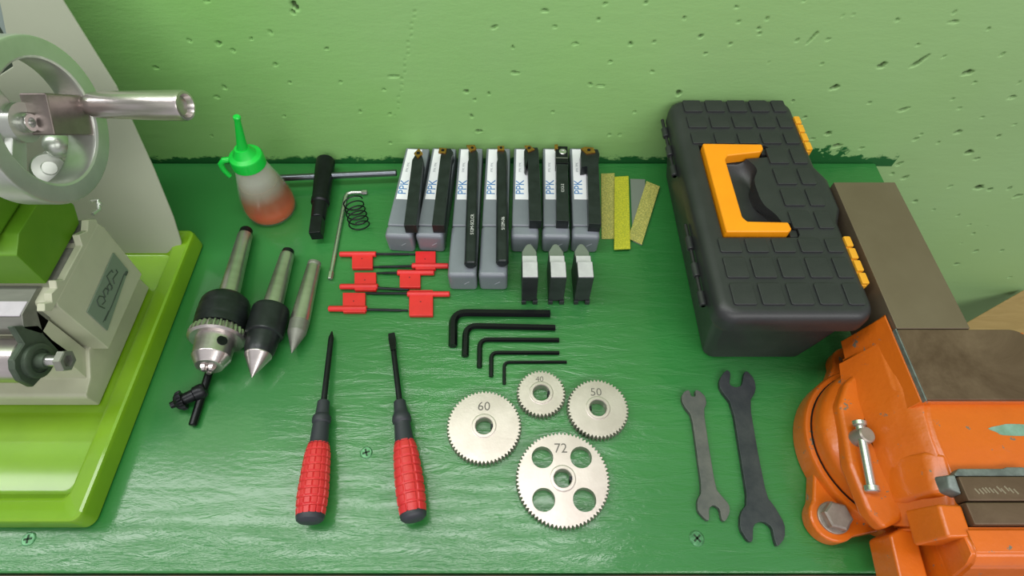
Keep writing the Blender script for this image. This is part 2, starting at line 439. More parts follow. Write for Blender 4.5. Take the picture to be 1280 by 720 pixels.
for px, py, a, b, t in pits:
    c = WY(px, py, YW); s = FOC / depth(c)
    # height on the wall of one photo pixel
    kz = abs(WY(px, py + 1, YW).z - c.z)
    ra = max(a * 0.5 / s, 1.15) * 1.12; rb = max(b * 0.5 * kz, 1.15) * 1.12
    if a < 2: ra, rb = 1.0, 1.0
    i0 = int((c.x - 40 - X0) / ST); i1 = int((c.x + 40 - X0) / ST); j0 = int((c.z - 40 - Z0) / ST); j1 = int((c.z + 40 - Z0) / ST)
    i0, j0 = max(i0, 0), max(j0, 0); i1, j1 = min(i1, nx), min(j1, nz_)
    if i1 <= i0 or j1 <= j0: continue
    dx = GX[j0:j1, i0:i1] - c.x; dz = GZ[j0:j1, i0:i1] - c.z
    th = radians(t); u = dx * cos(th) + dz * sin(th); v = -dx * sin(th) + dz * cos(th)
    ang = np.arctan2(v / rb, u / ra); ph = rng.rand(3) * 6
    wob = 1 + 0.16 * np.sin(2 * ang + ph[0]) + 0.12 * np.sin(3 * ang + ph[1]) + 0.08 * np.sin(5 * ang + ph[2])
    q = np.sqrt((u / ra) ** 2 + (v / rb) ** 2) / wob
    dep = min(6.0, 1.2 + 1.5 * min(ra, rb)) if a > 2 else 1.0
    prof = dep * np.clip(1.12 - q, 0, 0.34) / 0.34
    prof = np.where(q < 1.12, prof, 0)
    lip = -0.25 * np.exp(-((q - 1.5) / 0.25) ** 2)
    disp[j0:j1, i0:i1] = np.maximum(disp[j0:j1, i0:i1], prof) + np.where(prof <= 0, lip, 0)
# gentle unevenness of the plaster
for k in range(14):
    fx, fz = rng.uniform(0.005, 0.03, 2); p1, p2 = rng.rand(2) * 6
    disp += 0.22 * np.sin(GX * fx + p1 + 1.5 * np.sin(GZ * 0.01)) * np.sin(GZ * fz + p2)
fade = np.clip(np.minimum.reduce([GX - X0, X1 - 2 - GX, GZ - Z0, Z1 - 2 - GZ]) / 25, 0, 1)
disp = disp * fade
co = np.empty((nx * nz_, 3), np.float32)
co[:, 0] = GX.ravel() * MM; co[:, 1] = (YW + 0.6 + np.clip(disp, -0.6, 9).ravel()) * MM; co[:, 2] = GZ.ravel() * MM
idx = np.arange(nx * nz_).reshape(nz_, nx)
q = np.stack([idx[:-1, :-1], idx[:-1, 1:], idx[1:, 1:], idx[1:, :-1]], -1).reshape(-1, 4)
# coarse surround of the wall
BX0, BX1, BZ0, BZ1 = -1600, 1600, -850, 1500
ex = np.array([(x * MM, (YW + 0.6) * MM, z * MM) for x, z in ((BX0, BZ0), (BX1, BZ0), (BX1, BZ1), (BX0, BZ1), (gx[0], gzv[0]), (gx[-1], gzv[0]), (gx[-1], gzv[-1]), (gx[0], gzv[-1]))], np.float32)
n0 = len(co); co = np.vstack([co, ex])
q2 = np.array([(0, 1, 5, 4), (1, 2, 6, 5), (2, 3, 7, 6), (3, 0, 4, 7)]) + n0
q = np.vstack([q, q2])
me = bpy.data.meshes.new('wall_back')
me.vertices.add(len(co)); me.vertices.foreach_set('co', co.ravel())
me.loops.add(len(q) * 4); me.loops.foreach_set('vertex_index', q.ravel().astype(np.int32))
me.polygons.add(len(q)); me.polygons.foreach_set('loop_start', (np.arange(len(q)) * 4).astype(np.int32))
me.update(calc_edges=True); me.validate()
me.polygons.foreach_set('use_smooth', np.ones(len(q), bool))
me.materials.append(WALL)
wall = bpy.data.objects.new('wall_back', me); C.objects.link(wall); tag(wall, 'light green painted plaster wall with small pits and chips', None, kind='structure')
fl = solo('floor', box(-1600, 1600, -900, 467, -870, -850), FLOORM, loc=(0, 0, -850), kind='structure')

# workbench
bench = thing('workbench', 'green painted wooden workbench top against the pitted wall', 'workbench', (0, 256, 0))
part('bench_top', box(-900, 418, 45, 466.5, -28, 0, 2.0), BENCH, bench)
EDGE = plain('dark_bench_edge', '35402F', 0.6, var='5A4636', n=30)
part('front_rail', box(-900, 418, 40.5, 44.5, -60, -3, 1), EDGE, bench, 'dark rail along the front edge')
for x in (-860, 380):
    part('leg', box(x - 30, x + 30, 70, 130, -850, -28.5), EDGE, bench)
    part('leg', box(x - 30, x + 30, 400, 460, -850, -28.5), EDGE, bench)
SCR = plain('painted_screw_head', '5F9A6C', 0.35, 0.3, var='2F6A3C', n=300)
GROOVE = plain('paint_filled_slot', '123A1B', 0.6)
for px, py, rr, an in ((458, 566, 5, 20), (871, 673, 5.5, 40), (36, 674, 5, 10)):
    c = W(px, py, 0)
    s = part('screw', rev(c + Vector((0, 0, -1)), c + Vector((0, 0, 1)), [(0, rr), (1.5, rr), (2.1, rr * 0.85)], 24), SCR, bench)
    b = bmesh.new()
    for a in (0, 90):
        k = box(-rr * 0.62, rr * 0.62, -0.7, 0.7, 0, 0.25)
        k.transform(Matrix.Translation((c.x, c.y, 1.05)) @ Matrix.Rotation(radians(a + an), 4, 'Z'))
        b = join(b, k)
    part('cross_slot', b, GROOVE, s)

# pale wooden board leaning low behind the vise
c = W(1210, 402, -266); d = W(1280, 362, -266)
u = (d - c).normalized(); nrm = Vector((u.y, -u.x, 0))
a0 = c - u * 60; a1 = d
bp = [a0, a1, a1 + nrm * 260, a0 + nrm * 260]
solo('wooden_board', prism([(p.x, p.y) for p in bp], -286, -266, 1.5), WOOD, 'pale wooden board lying below the bench behind the orange vise', 'board')

# ============================================================ LATHE
L = thing('metal_lathe', 'lime green and beige metal lathe standing in a lime chip tray', 'lathe', (-420, 240, 0))
ty0, ty1, tx0, tx1 = 76, 352, -900, -318
def tray_ring(i, z, r): return [(p[0], p[1], z) for p in rrect(tx0 + i, tx1 - i, ty0 + i, ty1 - i, r, 6)]
tray = loops([tray_ring(2, 0.2, 6), tray_ring(0, 2, 8), tray_ring(0, 17, 8), tray_ring(1.2, 20, 7), tray_ring(3, 21, 6), tray_ring(5, 20.6, 6), tray_ring(15, 18.5, 5), tray_ring(18, 17, 5), tray_ring(23, 8, 6), tray_ring(26, 7, 6)])
part('chip_tray', tray, LIME, L, 'glossy lime green chip tray', 30)
# splash guard wing: leaning back, with folded edge
def lean(x, z, off=0): return (x, 333 + 0.294 * (z - 20) + off, z)
outline = [(-326, 22), (-331, 12), (-345, 9), (-470, 10), (-470, 150), (-392, 185), (-374, 230), (-372, 300), (-333, 300), (-328, 232), (-318, 170), (-319, 100), (-322, 50)]
part('splash_guard', slab([lean(x, z) for x, z in outline], [lean(x, z, 2) for x, z in outline], 0.4, 1), BEIGE_S, L, 'beige sheet metal splash guard')
part('guard_backplate', slab([lean(x, z, 2.4) for x, z in ((-372, 160), (-372, 300), (-386, 300), (-386, 160))], [lean(x, z, 6) for x, z in ((-372, 160), (-372, 300), (-386, 300), (-386, 160))]), GREYS, L, 'grey folded edge of the splash guard')
part('guard_backplate', slab([lean(x, z, 8) for x, z in ((-387, 14), (-387, 300), (-900, 300), (-900, 14))], [lean(x, z, 10) for x, z in ((-387, 14), (-387, 300), (-900, 300), (-900, 14))]), DARKG, L, 'dark panel behind the splash guard')
# bed casting: foot, body, rails
foot = prismX([(171, 8), (290, 8), (290, 36), (262, 44), (205, 44), (186, 30), (173, 27), (171, 24)], -900, -349, 1.6, 2)
part('bed_foot', foot, BEIGE, L)
body = prismX([(208, 40), (284, 40), (290, 100), (288, 107), (213, 107), (211, 104)], -900, -336, 1.2, 2)
part('bed', body, BEIGE, L, 'beige lathe bed end')
# ragged paint edge lip and machined rails
RAILM = plain('bright_ground_rail', 'C9C4CC', 0.45, 0.35, var='B9B4BC', n=50)
part('bed_rail', prismX([(196, 88), (226, 88), (226, 108.5), (222, 111), (200, 111), (192, 104)], -900, -352, 0.8), CAST, L, 'machined steel front way')
part('way_strip', box(-900, -353, 198.5, 211, 110.6, 111.6, 0.3, 1), RAILM, L, 'bright ground strip on the front way')
part('bed_rail', prismX([(266, 92), (289, 92), (289, 110), (268, 110)], -900, -340, 0.8), CAST, L, 'machined steel rear way')
part('bed_trough', prismX([(232, 104), (262, 104), (262, 108.2), (232, 108.2)], -900, -341, 0.4), plain('trough_grey', '6F7168', 0.55, var='8C8C80', n=60), L, 'grey trough between the ways')
rag = [WX(x, y, -336.5) for x, y in ((66, 380), (62, 366), (74, 352), (80, 340), (88, 346), (84, 360), (92, 372))]
edge_pts = [(205, 108), (202, 112), (207, 115), (211, 110), (216, 114), (222, 112), (226, 116), (231, 110), (263, 110), (268, 117), (276, 112), (284, 116), (290, 110), (288, 106), (206, 106)]
part('bed_end_lip', prismX(edge_pts, -342, -336.2, 0.5, 1), BEIGE, L)
# lower front skirt face
part('bed_skirt', prismX([(186, 30), (206, 42), (209, 104), (196, 88), (190, 60)], -900, -352, 0.8), BEIGE, L)
part('lead_screw', rev((-900, 176, 76), (-366, 176, 76), [(0, 7), (534, 7)], 24), CHROME, L)
part('shaft_cover', rev((-900, 180, 78), (-360, 180, 78), [(0, 17), (539, 17), (540, 16)], 40), STEEL, L, 'bright cylindrical shaft cover')
# nameplate on the bed end
np_ = [WX(x, y, -335.6) for x, y in ((141, 316), (108, 390), (133, 413), (159, 338))]
pl = part('nameplate', slab(np_, [p + Vector((1.0, 0, 0)) for p in np_]), PLATE, L, 'grey green nameplate with a scrawled mark')
def q5(pts): return [WX(90 + x / 3.6, 230 + y / 3.6, -334.4) for x, y in pts]
ink = join(tube(q5([(147,560),(120,548),(112,525),(122,504),(142,508),(150,528),(136,542)]), 0.5, 6), tube(q5([(150,510),(140,485),(150,468),(163,478),(160,498)]), 0.5, 6),
           tube(q5([(166,482),(158,462),(168,448),(180,458),(176,478)]), 0.5, 6), tube(q5([(182,470),(166,436),(156,415),(168,400),(178,388),(184,398)]), 0.5, 6),
           tube(q5([(190,450),(184,428),(194,412),(205,398),(198,386)]), 0.5, 6), tube(q5([(148,615),(180,545),(235,405)]), 0.45, 6), tube(q5([(140,622),(165,570)]), 0.3, 6),
           tube(q5([(240,410),(247,394)]), 1.2, 6))
part('nameplate_mark', ink, PLATE_INK, pl)
# small bracket spring clip and knob on guard
part('guard_clip', join(tube([WX(113, 252, -350), WX(122, 250, -347), WX(124, 262, -345), WX(116, 268, -345)], 1.4, 8), ball(WX(124, 255, -346), 2.2)), ALU, L)
part('tray_screw', rev(W(174, 372, 8) - Vector((0, 0, 2)), W(174, 372, 8) + Vector((0, 0, 6)), [(0, 3), (5, 3), (6.5, 2)], 14), CHROME, L)
# lead screw bearing bracket
bk = [WX(x, y, -352) for x, y in ((16, 408), (48, 406), (66, 424), (88, 440), (84, 446), (62, 452), (55, 470), (42, 484), (26, 476), (18, 462), (17, 450), (30, 430))]
part('bearing_bracket', slab(bk, [p + Vector((-5, 0, 0)) for p in bk], 0.8, 1), DARKG, L, 'dark lead screw bearing bracket')
c0 = WX(45, 451, -352)
ring = part('bearing_ring', rev(c0, c0 + Vector((9, 0, 0)), [(0, 13), (3, 13), (4, 11.5), (4, 9), (2.5, 8.5), (2.5, 6), (9, 5.5)], 30), DARKG, L)
c1 = c0 + Vector((2, 0, 0)); c2 = Vector((-328, c0.y, c0.z))
part('lead_screw_end', rev(c1, c2, [(0, 4.2), (c2.x - c1.x - 7, 4.2)], 20), CHROME, ring)
part('end_nut', rev(c2 - Vector((6, 0, 0)), c2, [(0, 7.2), (0.6, 8.2), (5.4, 8.2), (6, 7.4), (6, 4.6), (2.5, 4.2)], 6), CAST, ring)
# tailstock
tb = [WX(x, y, -345) for x, y in ((62, 357), (19, 316), (50, 261), (94, 255), (107, 272), (98, 279), (95, 298), (78, 337))]
tb = [(p.y, max(p.z, 110.5)) for p in tb]
ts = part('tailstock_base', prismX([(226, 111.5), (229, 143), (243, 150), (289, 150), (293, 124), (289, 118), (284, 111.5)], -640, -346, 1.0), LIME_D, L, 'lime green tailstock base')
part('clamp_hole', rev(WX(16, 294, -355.4), WX(16, 294, -355.4) - Vector((1.5, 0, 0)), [(0, 3.4), (1.4, 3.4)], 18), BLACK, ts)
part('tailstock_body', prismX([(231, 150.6), (288, 150.6), (297, 200), (294, 238), (273, 252), (250, 238), (245, 200)], -640, -356, 3, 3), LIME_D, L, 'lime green tailstock upper casting')
ax_y, ax_z = 271, 224
def AX(x, r=0, a=0): return Vector((x, ax_y + r * cos(radians(a)), ax_z + r * sin(radians(a))))
part('tailstock_collar', rev(AX(-356), AX(-300), [(0, 22), (26, 22), (28, 20), (28, 14), (46, 14), (48, 12), (56, 12)], 40), ALU, L)
part('clamp_lever', join(tube([WX(60, 196, -352), WX(66, 190, -340), WX(70, 183, -330)], 4.0, 14), ball(WX(72, 181, -328), 9), rev(WX(60, 212, -345), WX(64, 208, -322), [(0, 11), (12, 11), (13.5, 10), (14, 5), (19, 4.5)], 28)), ALU, L, 'pale clamp lever knob behind the wheel')
wheel = part('handwheel', rev(AX(-307), AX(-283), [(0, 45), (2, 49), (4, 50), (21, 50), (22.6, 49.3), (23.2, 48), (23.2, 38.5), (22.4, 37.2), (20, 36.4), (6, 37.5), (2, 39), (0, 42)], 72, False, False), ALU, L, 'satin aluminium tailstock handwheel', 30)
bm = wheel.data
# spokes, hub, handle
def spoke(a, r0, r1, w0, w1, x0, x1, sh=0):
    d = Vector((0, cos(radians(a)), sin(radians(a)))); n_ = Vector((0, -sin(radians(a)), cos(radians(a))))
    o_ = Vector((0, ax_y, ax_z))
    q_ = [o_ + d * r0 + n_ * (w0 + sh), o_ + d * r0 - n_ * (w0 - sh), o_ + d * r1 - n_ * (w1 - sh), o_ + d * r1 + n_ * (w1 + sh)]
    return slab([p + Vector((x0, 0, 0)) for p in q_], [p + Vector((x1, 0, 0)) for p in q_], 1.2, 2)
part('spoke', spoke(-41, 3, 38.0, 12.5, 13.0, -303, -286, 5), ALU_W, wheel, 'brown tinted wide spoke at the crank handle')
part('spoke', spoke(88, 9, 37.6, 5, 6, -309, -303), ALU, wheel)
part('spoke', spoke(212, 9, 37.6, 5, 6, -309, -303), ALU, wheel)
part('hub', rev(AX(-322), AX(-304), [(0, 13), (10, 13), (12, 11), (13, 8.5), (18, 8)], 36), ALU, wheel)
part('hub_bolt', rev(AX(-304), AX(-296), [(0, 6.2), (6.5, 6.2), (8, 5.2), (8, 3), (5, 2.6)], 24), CHROME, wheel)
h0 = WX(112, 131, -284); h1 = WX(236, 132, -212)
hl = (h1 - h0).length
part('crank_handle', rev(h0 - Vector((2, 0, 0)), h1, [(0, 6), (3, 6.6), (5, 8.0), (10, 8.6), (hl * 0.6, 9.4), (hl - 2, 9.8), (hl, 9.2), (hl + 0.3, 7.5), (hl - 3.5, 6.0)], 36), STEEL, wheel, 'bright turned steel crank handle')

# ============================================================ helpers for tools lying on the bench
def axis(pxa, pya, za, pxb, pyb, zb): return W(pxa, pya, za), W(pxb, pyb, zb)
def tfrac(p0, p1, y):
    lo, hi = -0.3, 1.3
    inc = prow(p1) > prow(p0)
    for _ in range(40):
        mid = (lo + hi) / 2
        if (prow(p0.lerp(p1, mid)) < y) == inc: lo = mid
        else: hi = mid
    return (lo + hi) / 2
def revpx(p0, p1, secs, seg=40, cap0=True, cap1=True):
    """secs: (photo row, half width in photo px) -> turned body about p0-p1"""
    Ld = (p1 - p0).length; out = []
    for y, hw in secs:
        t = tfrac(p0, p1, y); c = p0.lerp(p1, t)
        out.append((t * Ld, hw * depth(c) / FOC))
    return rev(p0, p1, out, seg, cap0, cap1)
def secs(lst, k, y0): return [(y0 + y / k, h / k) for y, h in lst]

# oil bottle
bc = W(341, 262, 0)
ob = thing('oil_bottle', 'small cloudy plastic oil bottle with bright green cap and long spout', 'oil bottle', bc)
def bz(z): return bc + Vector((2.0 * (z / 80), 0, z))
bprof = [(0.3, 20), (0.8, 24), (3, 26), (8, 27), (16, 27), (28, 25.2), (40, 22), (52, 18.4), (62, 15.8), (68, 14.6), (70, 12.5), (76, 12.2)]
part('bottle_body', rev(bc, bc + Vector((2, 0, 80)), bprof, 48), BOTTLE, ob, 'cloudy translucent bottle')
part('oil', rev(bc, bc + Vector((2, 0, 80)), [(1.3, 19), (2, 23), (4, 24.6), (9, 25.6), (16, 25.6), (28, 23.8), (40, 20.6), (44, 19.2), (44.3, 17)], 48), OIL, ob, 'orange brown oil inside the bottle')
cap = part('cap', rev(bz(66.5), bz(88), [(0, 15.4), (0.8, 16), (11, 16), (12.5, 15), (14, 11), (17, 9), (21.5, 6.8)], 40), GRN_CAP, ob, 'bright green screw cap')
s0 = bz(84); s1 = WY(296, 146, s0.y - 1)
sl = (s1 - s0).length
part('spout', rev(s0, s1, [(0, 6.8), (4, 5.0), (sl * 0.4, 4.0), (sl - 3, 2.6), (sl - 2.4, 3.2), (sl, 3.2), (sl + 1, 2.2)], 24), GRN_CAP, cap)
hk = [bz(76) + Vector((-14, -3, 0)), bz(77) + Vector((-20, -5, 0)), bz(73) + Vector((-24, -6, 0)), bz(66) + Vector((-23.5, -7, 0)), bz(58) + Vector((-21, -7, 0))]
part('cap_hook', tube(hk, [3, 3, 2.8, 2.6, 2.4], 12), GRN_CAP, cap)

# T-handle wrench behind the bottle
p0, p1 = axis(407, 203, 13, 395, 295, 13)
tw = thing('square_drive_wrench', 'black socket body with a steel sliding bar lying by the wall', 'wrench', (p0.x, p0.y - 30, 0))
part('socket_body', revpx(p0, p1, secs([(212, 30), (215, 34), (240, 35), (352, 32), (357, 34), (372, 34), (376, 28), (428, 27), (432, 24)], 3, 130)), BLACK, tw, 'black turned socket body')
pe = p0.lerp(p1, tfrac(p0, p1, 130 + 432 / 3)); d, u, v = frame(p1 - p0)
sq = [pe + (u * cos(radians(a)) + v * sin(radians(a))) * 8.4 for a in (45, 135, 225, 315)]
ed = p1
part('square_drive', slab(sq, [p + (ed - pe) for p in sq], 0.8), BLACK, tw)
a, b = W(340, 223, 13), W(496, 216, 13)
part('sliding_bar', rev(a, b, [(0, 2.8), (0.8, 3.6), ((b - a).length - 0.8, 3.6), ((b - a).length, 2.8)], 24), plain('dark_bar_steel', '6E737A', 0.3, 0.9), tw, 'grey steel sliding bar')

# chrome L-shaped torx key
pts = [W(457, 240.5, 2.6), W(440, 240.5, 2.6), W(434.5, 242, 2.6), W(431.5, 247, 2.6), W(429.5, 258, 2.6), W(412.5, 349, 2.6)]
lk = thing('torx_key', 'thin chrome L-shaped key lying beside the black spring', 'key', W(430, 300, 0))
part('key_shaft', tube(pts, 2.0, 16), CHROME, lk)
for a, b in ((pts[1].lerp(pts[0], 0.7), pts[0] + (pts[0] - pts[1]).normalized() * 2), (pts[-1] + (pts[-2] - pts[-1]).normalized() * 9, pts[-1])):
    part('star_tip', rev(a, b, [(0, 2.1), (1, 2.7), ((b - a).length - 0.5, 2.6), ((b - a).length, 2.0)], 6), CHROME, lk)

# spring
a, b = W(441, 251, 9), W(450, 284, 9)
d, u, v = frame(b - a); N = 130
sp_pts = [a.lerp(b, k / N) + (u * cos(5.3 * 2 * pi * k / N) * 10.2 + v * sin(5.3 * 2 * pi * k / N) * 8) for k in range(N + 1)]
solo('coil_spring', tube(sp_pts, 0.75, 8), BLACK, 'black wire coil spring lying beside the chrome key', 'spring')

# drill chuck
CH = lambda l: secs(l, 2.5696, 270)
p0, p1 = axis(308.2, 287.5, 10, 258, 470, 23)
dc = thing('drill_chuck', 'drill chuck with long taper shank, black sleeve and toothed steel ring', 'drill chuck', ((p0.x + p1.x) / 2, (p0.y + p1.y) / 2, 0))
part('tang', revpx(p0, p1, CH([(42, 15), (46, 19), (60, 20)])), BLACK, dc)
part('taper_shank', revpx(p0, p1, CH([(60, 21), (64, 22.5), (268, 32.5)])), STEEL, dc, 'bright steel taper shank')
part('chuck_sleeve', revpx(p0, p1, CH([(264, 40), (268, 58), (276, 68), (284, 73), (300, 76), (303, 75), (312, 75.5), (316, 77), (338, 78), (341, 76.5), (350, 76.5), (353, 78), (368, 77)]), 56), BLACK2, dc, 'black knurled sleeve')
# bevel gear ring with teeth
def toothed(p0, p1, ya, yb, ra, rb, inner, n, k=2.5696, oy=270):
    ta, tb_ = tfrac(p0, p1, oy + ya / k), tfrac(p0, p1, oy + yb / k); Ld = (p1 - p0).length
    d, u, v = frame(p1 - p0)
    def ring(t, rl):
        c = p0 + d * (t * Ld); s = depth(c) / FOC
        return [c + (u * cos(2 * pi * i / (4 * n)) + v * sin(2 * pi * i / (4 * n))) * (rl[(i % 4) // 2] / k * s) for i in range(4 * n)]
    tm = (ta + tb_) / 2
    return loops([ring(ta, (inner, inner)), ring(ta, (ra, ra - 6)), ring(tm, (rb, rb - 7)), ring(tb_, (rb, rb)), ring(tb_ + 0.01, (rb - 8, rb - 8)), ring(tb_ + 0.01, (inner, inner))])
part('gear_ring', toothed(p0, p1, 372, 396, 80, 86, 50, 30), STEEL, dc, 'toothed bevel ring')
nose = part('chuck_nose', revpx(p0, p1, CH([(392, 61), (398, 62), (448, 58), (454, 59), (458, 58), (478, 45), (484, 42), (486, 30), (483, 12)]), 56), STEEL, dc, 'bright steel chuck nose')
d, u, v = frame(p1 - p0)
cc = p0.lerp(p1, tfrac(p0, p1, 270 + 425 / 2.5696))
hd = (W(281, 432, 40) - cc); hd -= d * hd.dot(d); hd.normalize()
rr = 60 / 2.5696 * depth(cc) / FOC
part('key_hole', rev(cc + hd * (rr - 2), cc + hd * (rr + 0.35), [(0, 4.4), (2.2, 4.4), (2.35, 3.6)], 20), BLACK, nose)
for k in range(3):
    a = radians(120 * k + 20); off = (u * cos(a) + v * sin(a)) * 4.2
    q0 = p0.lerp(p1, tfrac(p0, p1, 270 + 478 / 2.5696)) + off; q1 = p0.lerp(p1, tfrac(p0, p1, 270 + 500 / 2.5696)) + off * 0.75
    part('chuck_jaw', rev(q0, q1, [(0, 3.6), ((q1 - q0).length * 0.6, 3.4), ((q1 - q0).length, 1.8)], 6), STEEL, nose)

# chuck key
a, b = W(262.5, 462, 6), W(240.5, 532, 3.6)
ck = thing('chuck_key', 'small black chuck key with cross bar lying at the chuck nose', 'chuck key', ((a.x + b.x) / 2, (a.y + b.y) / 2, 0))
ln = (b - a).length
part('cross_bar', rev(a, b, [(0, 2.6), (0.7, 3.3), (ln - 0.7, 3.3), (ln, 2.6)], 20), HEX, ck)
a, b = W(254, 488, 8), W(220, 504, 9); ln = (b - a).length
part('key_body', rev(a, b, [(-2, 5), (0, 6.6), (3, 6.8), (ln * 0.3, 6.4), (ln * 0.34, 5.2), (ln * 0.72, 5.0)], 28), BLACK, ck)
d, u, v = frame(b - a)
rg = lambda t, r1, r2: [a + d * t + (u * cos(2 * pi * i / 44) + v * sin(2 * pi * i / 44)) * ((r1, r2)[(i % 4) // 2]) for i in range(44)]
part('pinion', loops([rg(ln * 0.7, 5, 5), rg(ln * 0.72, 9.0, 7.6), rg(ln * 0.86, 8.6, 7.0), rg(ln, 5.6, 4.6), rg(ln + 1.0, 3.2, 3.2), rg(ln + 4.2, 2.8, 2.8)]), BLACK, ck)

# revolving centre and dead centre
p0, p1 = axis(360.5, 313.5, 9, 314.7, 472.4, 17)
lc = thing('revolving_center', 'revolving lathe centre with black housing, beside the drill chuck', 'lathe center', ((p0.x + p1.x) / 2, (p0.y + p1.y) / 2, 0))
part('tang', revpx(p0, p1, CH([(109, 14), (112, 18), (124, 20)])), BLACK, lc)
part('taper_shank', revpx(p0, p1, CH([(124, 20.5), (128, 22), (298, 32)])), STEEL, lc, 'bright steel taper shank')
part('housing', revpx(p0, p1, CH([(296, 40), (299, 54), (304, 57), (312, 58), (378, 59), (384, 57), (387, 50), (404, 49), (430, 47), (440, 44), (446, 42)]), 56), BLACK2, lc, 'black bearing housing')
part('cone_point', revpx(p0, p1, CH([(444, 30), (446, 41.5), (450, 42), (516, 3), (519, 0.5)]), 48), STEEL, lc, 'ground steel point')
p0, p1 = axis(393, 329.5, 8.5, 364.5, 442, 12.0)
ec = thing('dead_center', 'plain steel dead centre, smallest of the three taper tools', 'lathe center', ((p0.x + p1.x) / 2, (p0.y + p1.y) / 2, 0))
part('shank_end', revpx(p0, p1, CH([(148, 15), (151, 20.5), (158, 21), (161, 19)])), CAST, ec)
part('taper_shank', revpx(p0, p1, CH([(161, 19), (164, 21.5), (340, 31)])), STEEL, ec, 'bright steel taper shank')
part('cone_point', revpx(p0, p1, CH([(340, 31), (372, 29.5), (376, 29), (438, 2.5), (441, 0.5)]), 48), CAST, ec, 'dull ground steel point')

# ============================================================ screwdrivers
SD = lambda l: secs(l, 2.668, 400)
def grip(p0, p1, ya, yb, widths, nrib, nseg):
    Ld = (p1 - p0).length; d, u, v = frame(p1 - p0)
    ta, tb_ = tfrac(p0, p1, ya), tfrac(p0, p1, yb)
    rings = []; M_ = 96; rows = nrib * 8
    for i in range(rows + 1):
        f = i / rows; t = ta + (tb_ - ta) * f; c = p0 + d * (t * Ld)
        j = f * (len(widths) - 1); k = min(int(j), len(widths) - 2); hw = widths[k] + (widths[k + 1] - widths[k]) * (j - k)
        r = hw / 2.668 * depth(c) / FOC
        ph = (f * nrib) % 1.0
        gr = 0.9 if (ph < 0.14 or ph > 0.99) and 0 < i < rows else 0
        ring = []
        for q_ in range(M_):
            a_ = 2 * pi * q_ / M_; pa = (q_ * nseg / M_) % 1.0
            gg = 0.9 if pa < 0.17 else 0
            ring.append(c + (u * cos(a_) + v * sin(a_)) * (r - max(gr, gg)))
        rings.append(ring)
    return loops(rings)
p0, p1 = axis(414.8, 415, 5.5, 386.5, 657, 15)
sd = thing('phillips_screwdriver', 'cross-tip screwdriver with red gridded grip, left of the pair', 'screwdriver', ((p0.x + p1.x) / 2, (p0.y + p1.y) / 2, 0))
part('shaft', revpx(p0, p1, SD([(37, 1), (40, 2.5), (58, 8.5), (62, 8.8), (275, 10)]), 24), BLACK, sd)
part('collar', revpx(p0, p1, SD([(270, 17), (274, 20), (300, 21), (316, 23), (322, 29), (330, 31), (342, 30), (346, 26), (352, 27), (405, 30), (416, 33)]), 36), RUB, sd, 'dark grey collar')
part('grip', grip(p0, p1, 400 + 414 / 2.668, 400 + 652 / 2.668, [34, 41, 44, 46, 48, 50, 51, 50, 47], 9, 14), RED, sd, 'red gridded rubber grip', 30)
part('end_cap', revpx(p0, p1, SD([(650, 46), (656, 47), (668, 44), (676, 34), (680, 12)])), RUB, sd, 'dark end cap')
p0, p1 = axis(489.5, 418, 5.5, 517.5, 652, 15)
sd = thing('flat_screwdriver', 'flat-blade screwdriver with red ribbed grip, right of the pair', 'screwdriver', ((p0.x + p1.x) / 2, (p0.y + p1.y) / 2, 0))
part('shaft', revpx(p0, p1, SD([(100, 7), (110, 9), (275, 10)]), 24), BLACK, sd)
d, u, v = frame(p1 - p0)
def st(y, hw, th):
    c = p0.lerp(p1, tfrac(p0, p1, 400 + y / 2.668)); s = depth(c) / FOC / 2.668
    return [c + u * hw * s + v * th, c - u * hw * s + v * th, c - u * hw * s - v * th, c + u * hw * s - v * th]
part('blade_tip', loops([st(44, 10.5, 0.5), st(62, 12, 0.8), st(82, 11, 1.6), st(104, 8.5, 2.6)]), BLACK, sd)
part('collar', revpx(p0, p1, SD([(270, 17), (274, 20), (300, 22), (312, 25), (320, 30), (330, 32), (340, 31), (345, 27), (352, 27), (400, 31), (410, 33)]), 36), RUB, sd, 'dark grey collar')
part('grip', grip(p0, p1, 400 + 408 / 2.668, 400 + 645 / 2.668, [34, 40, 43, 45, 47, 48, 48, 47, 44], 8, 7), RED, sd, 'red ribbed rubber grip', 30)
part('end_cap', revpx(p0, p1, SD([(643, 43), (649, 45), (660, 42), (668, 33), (673, 12)])), RUB, sd, 'dark end cap')

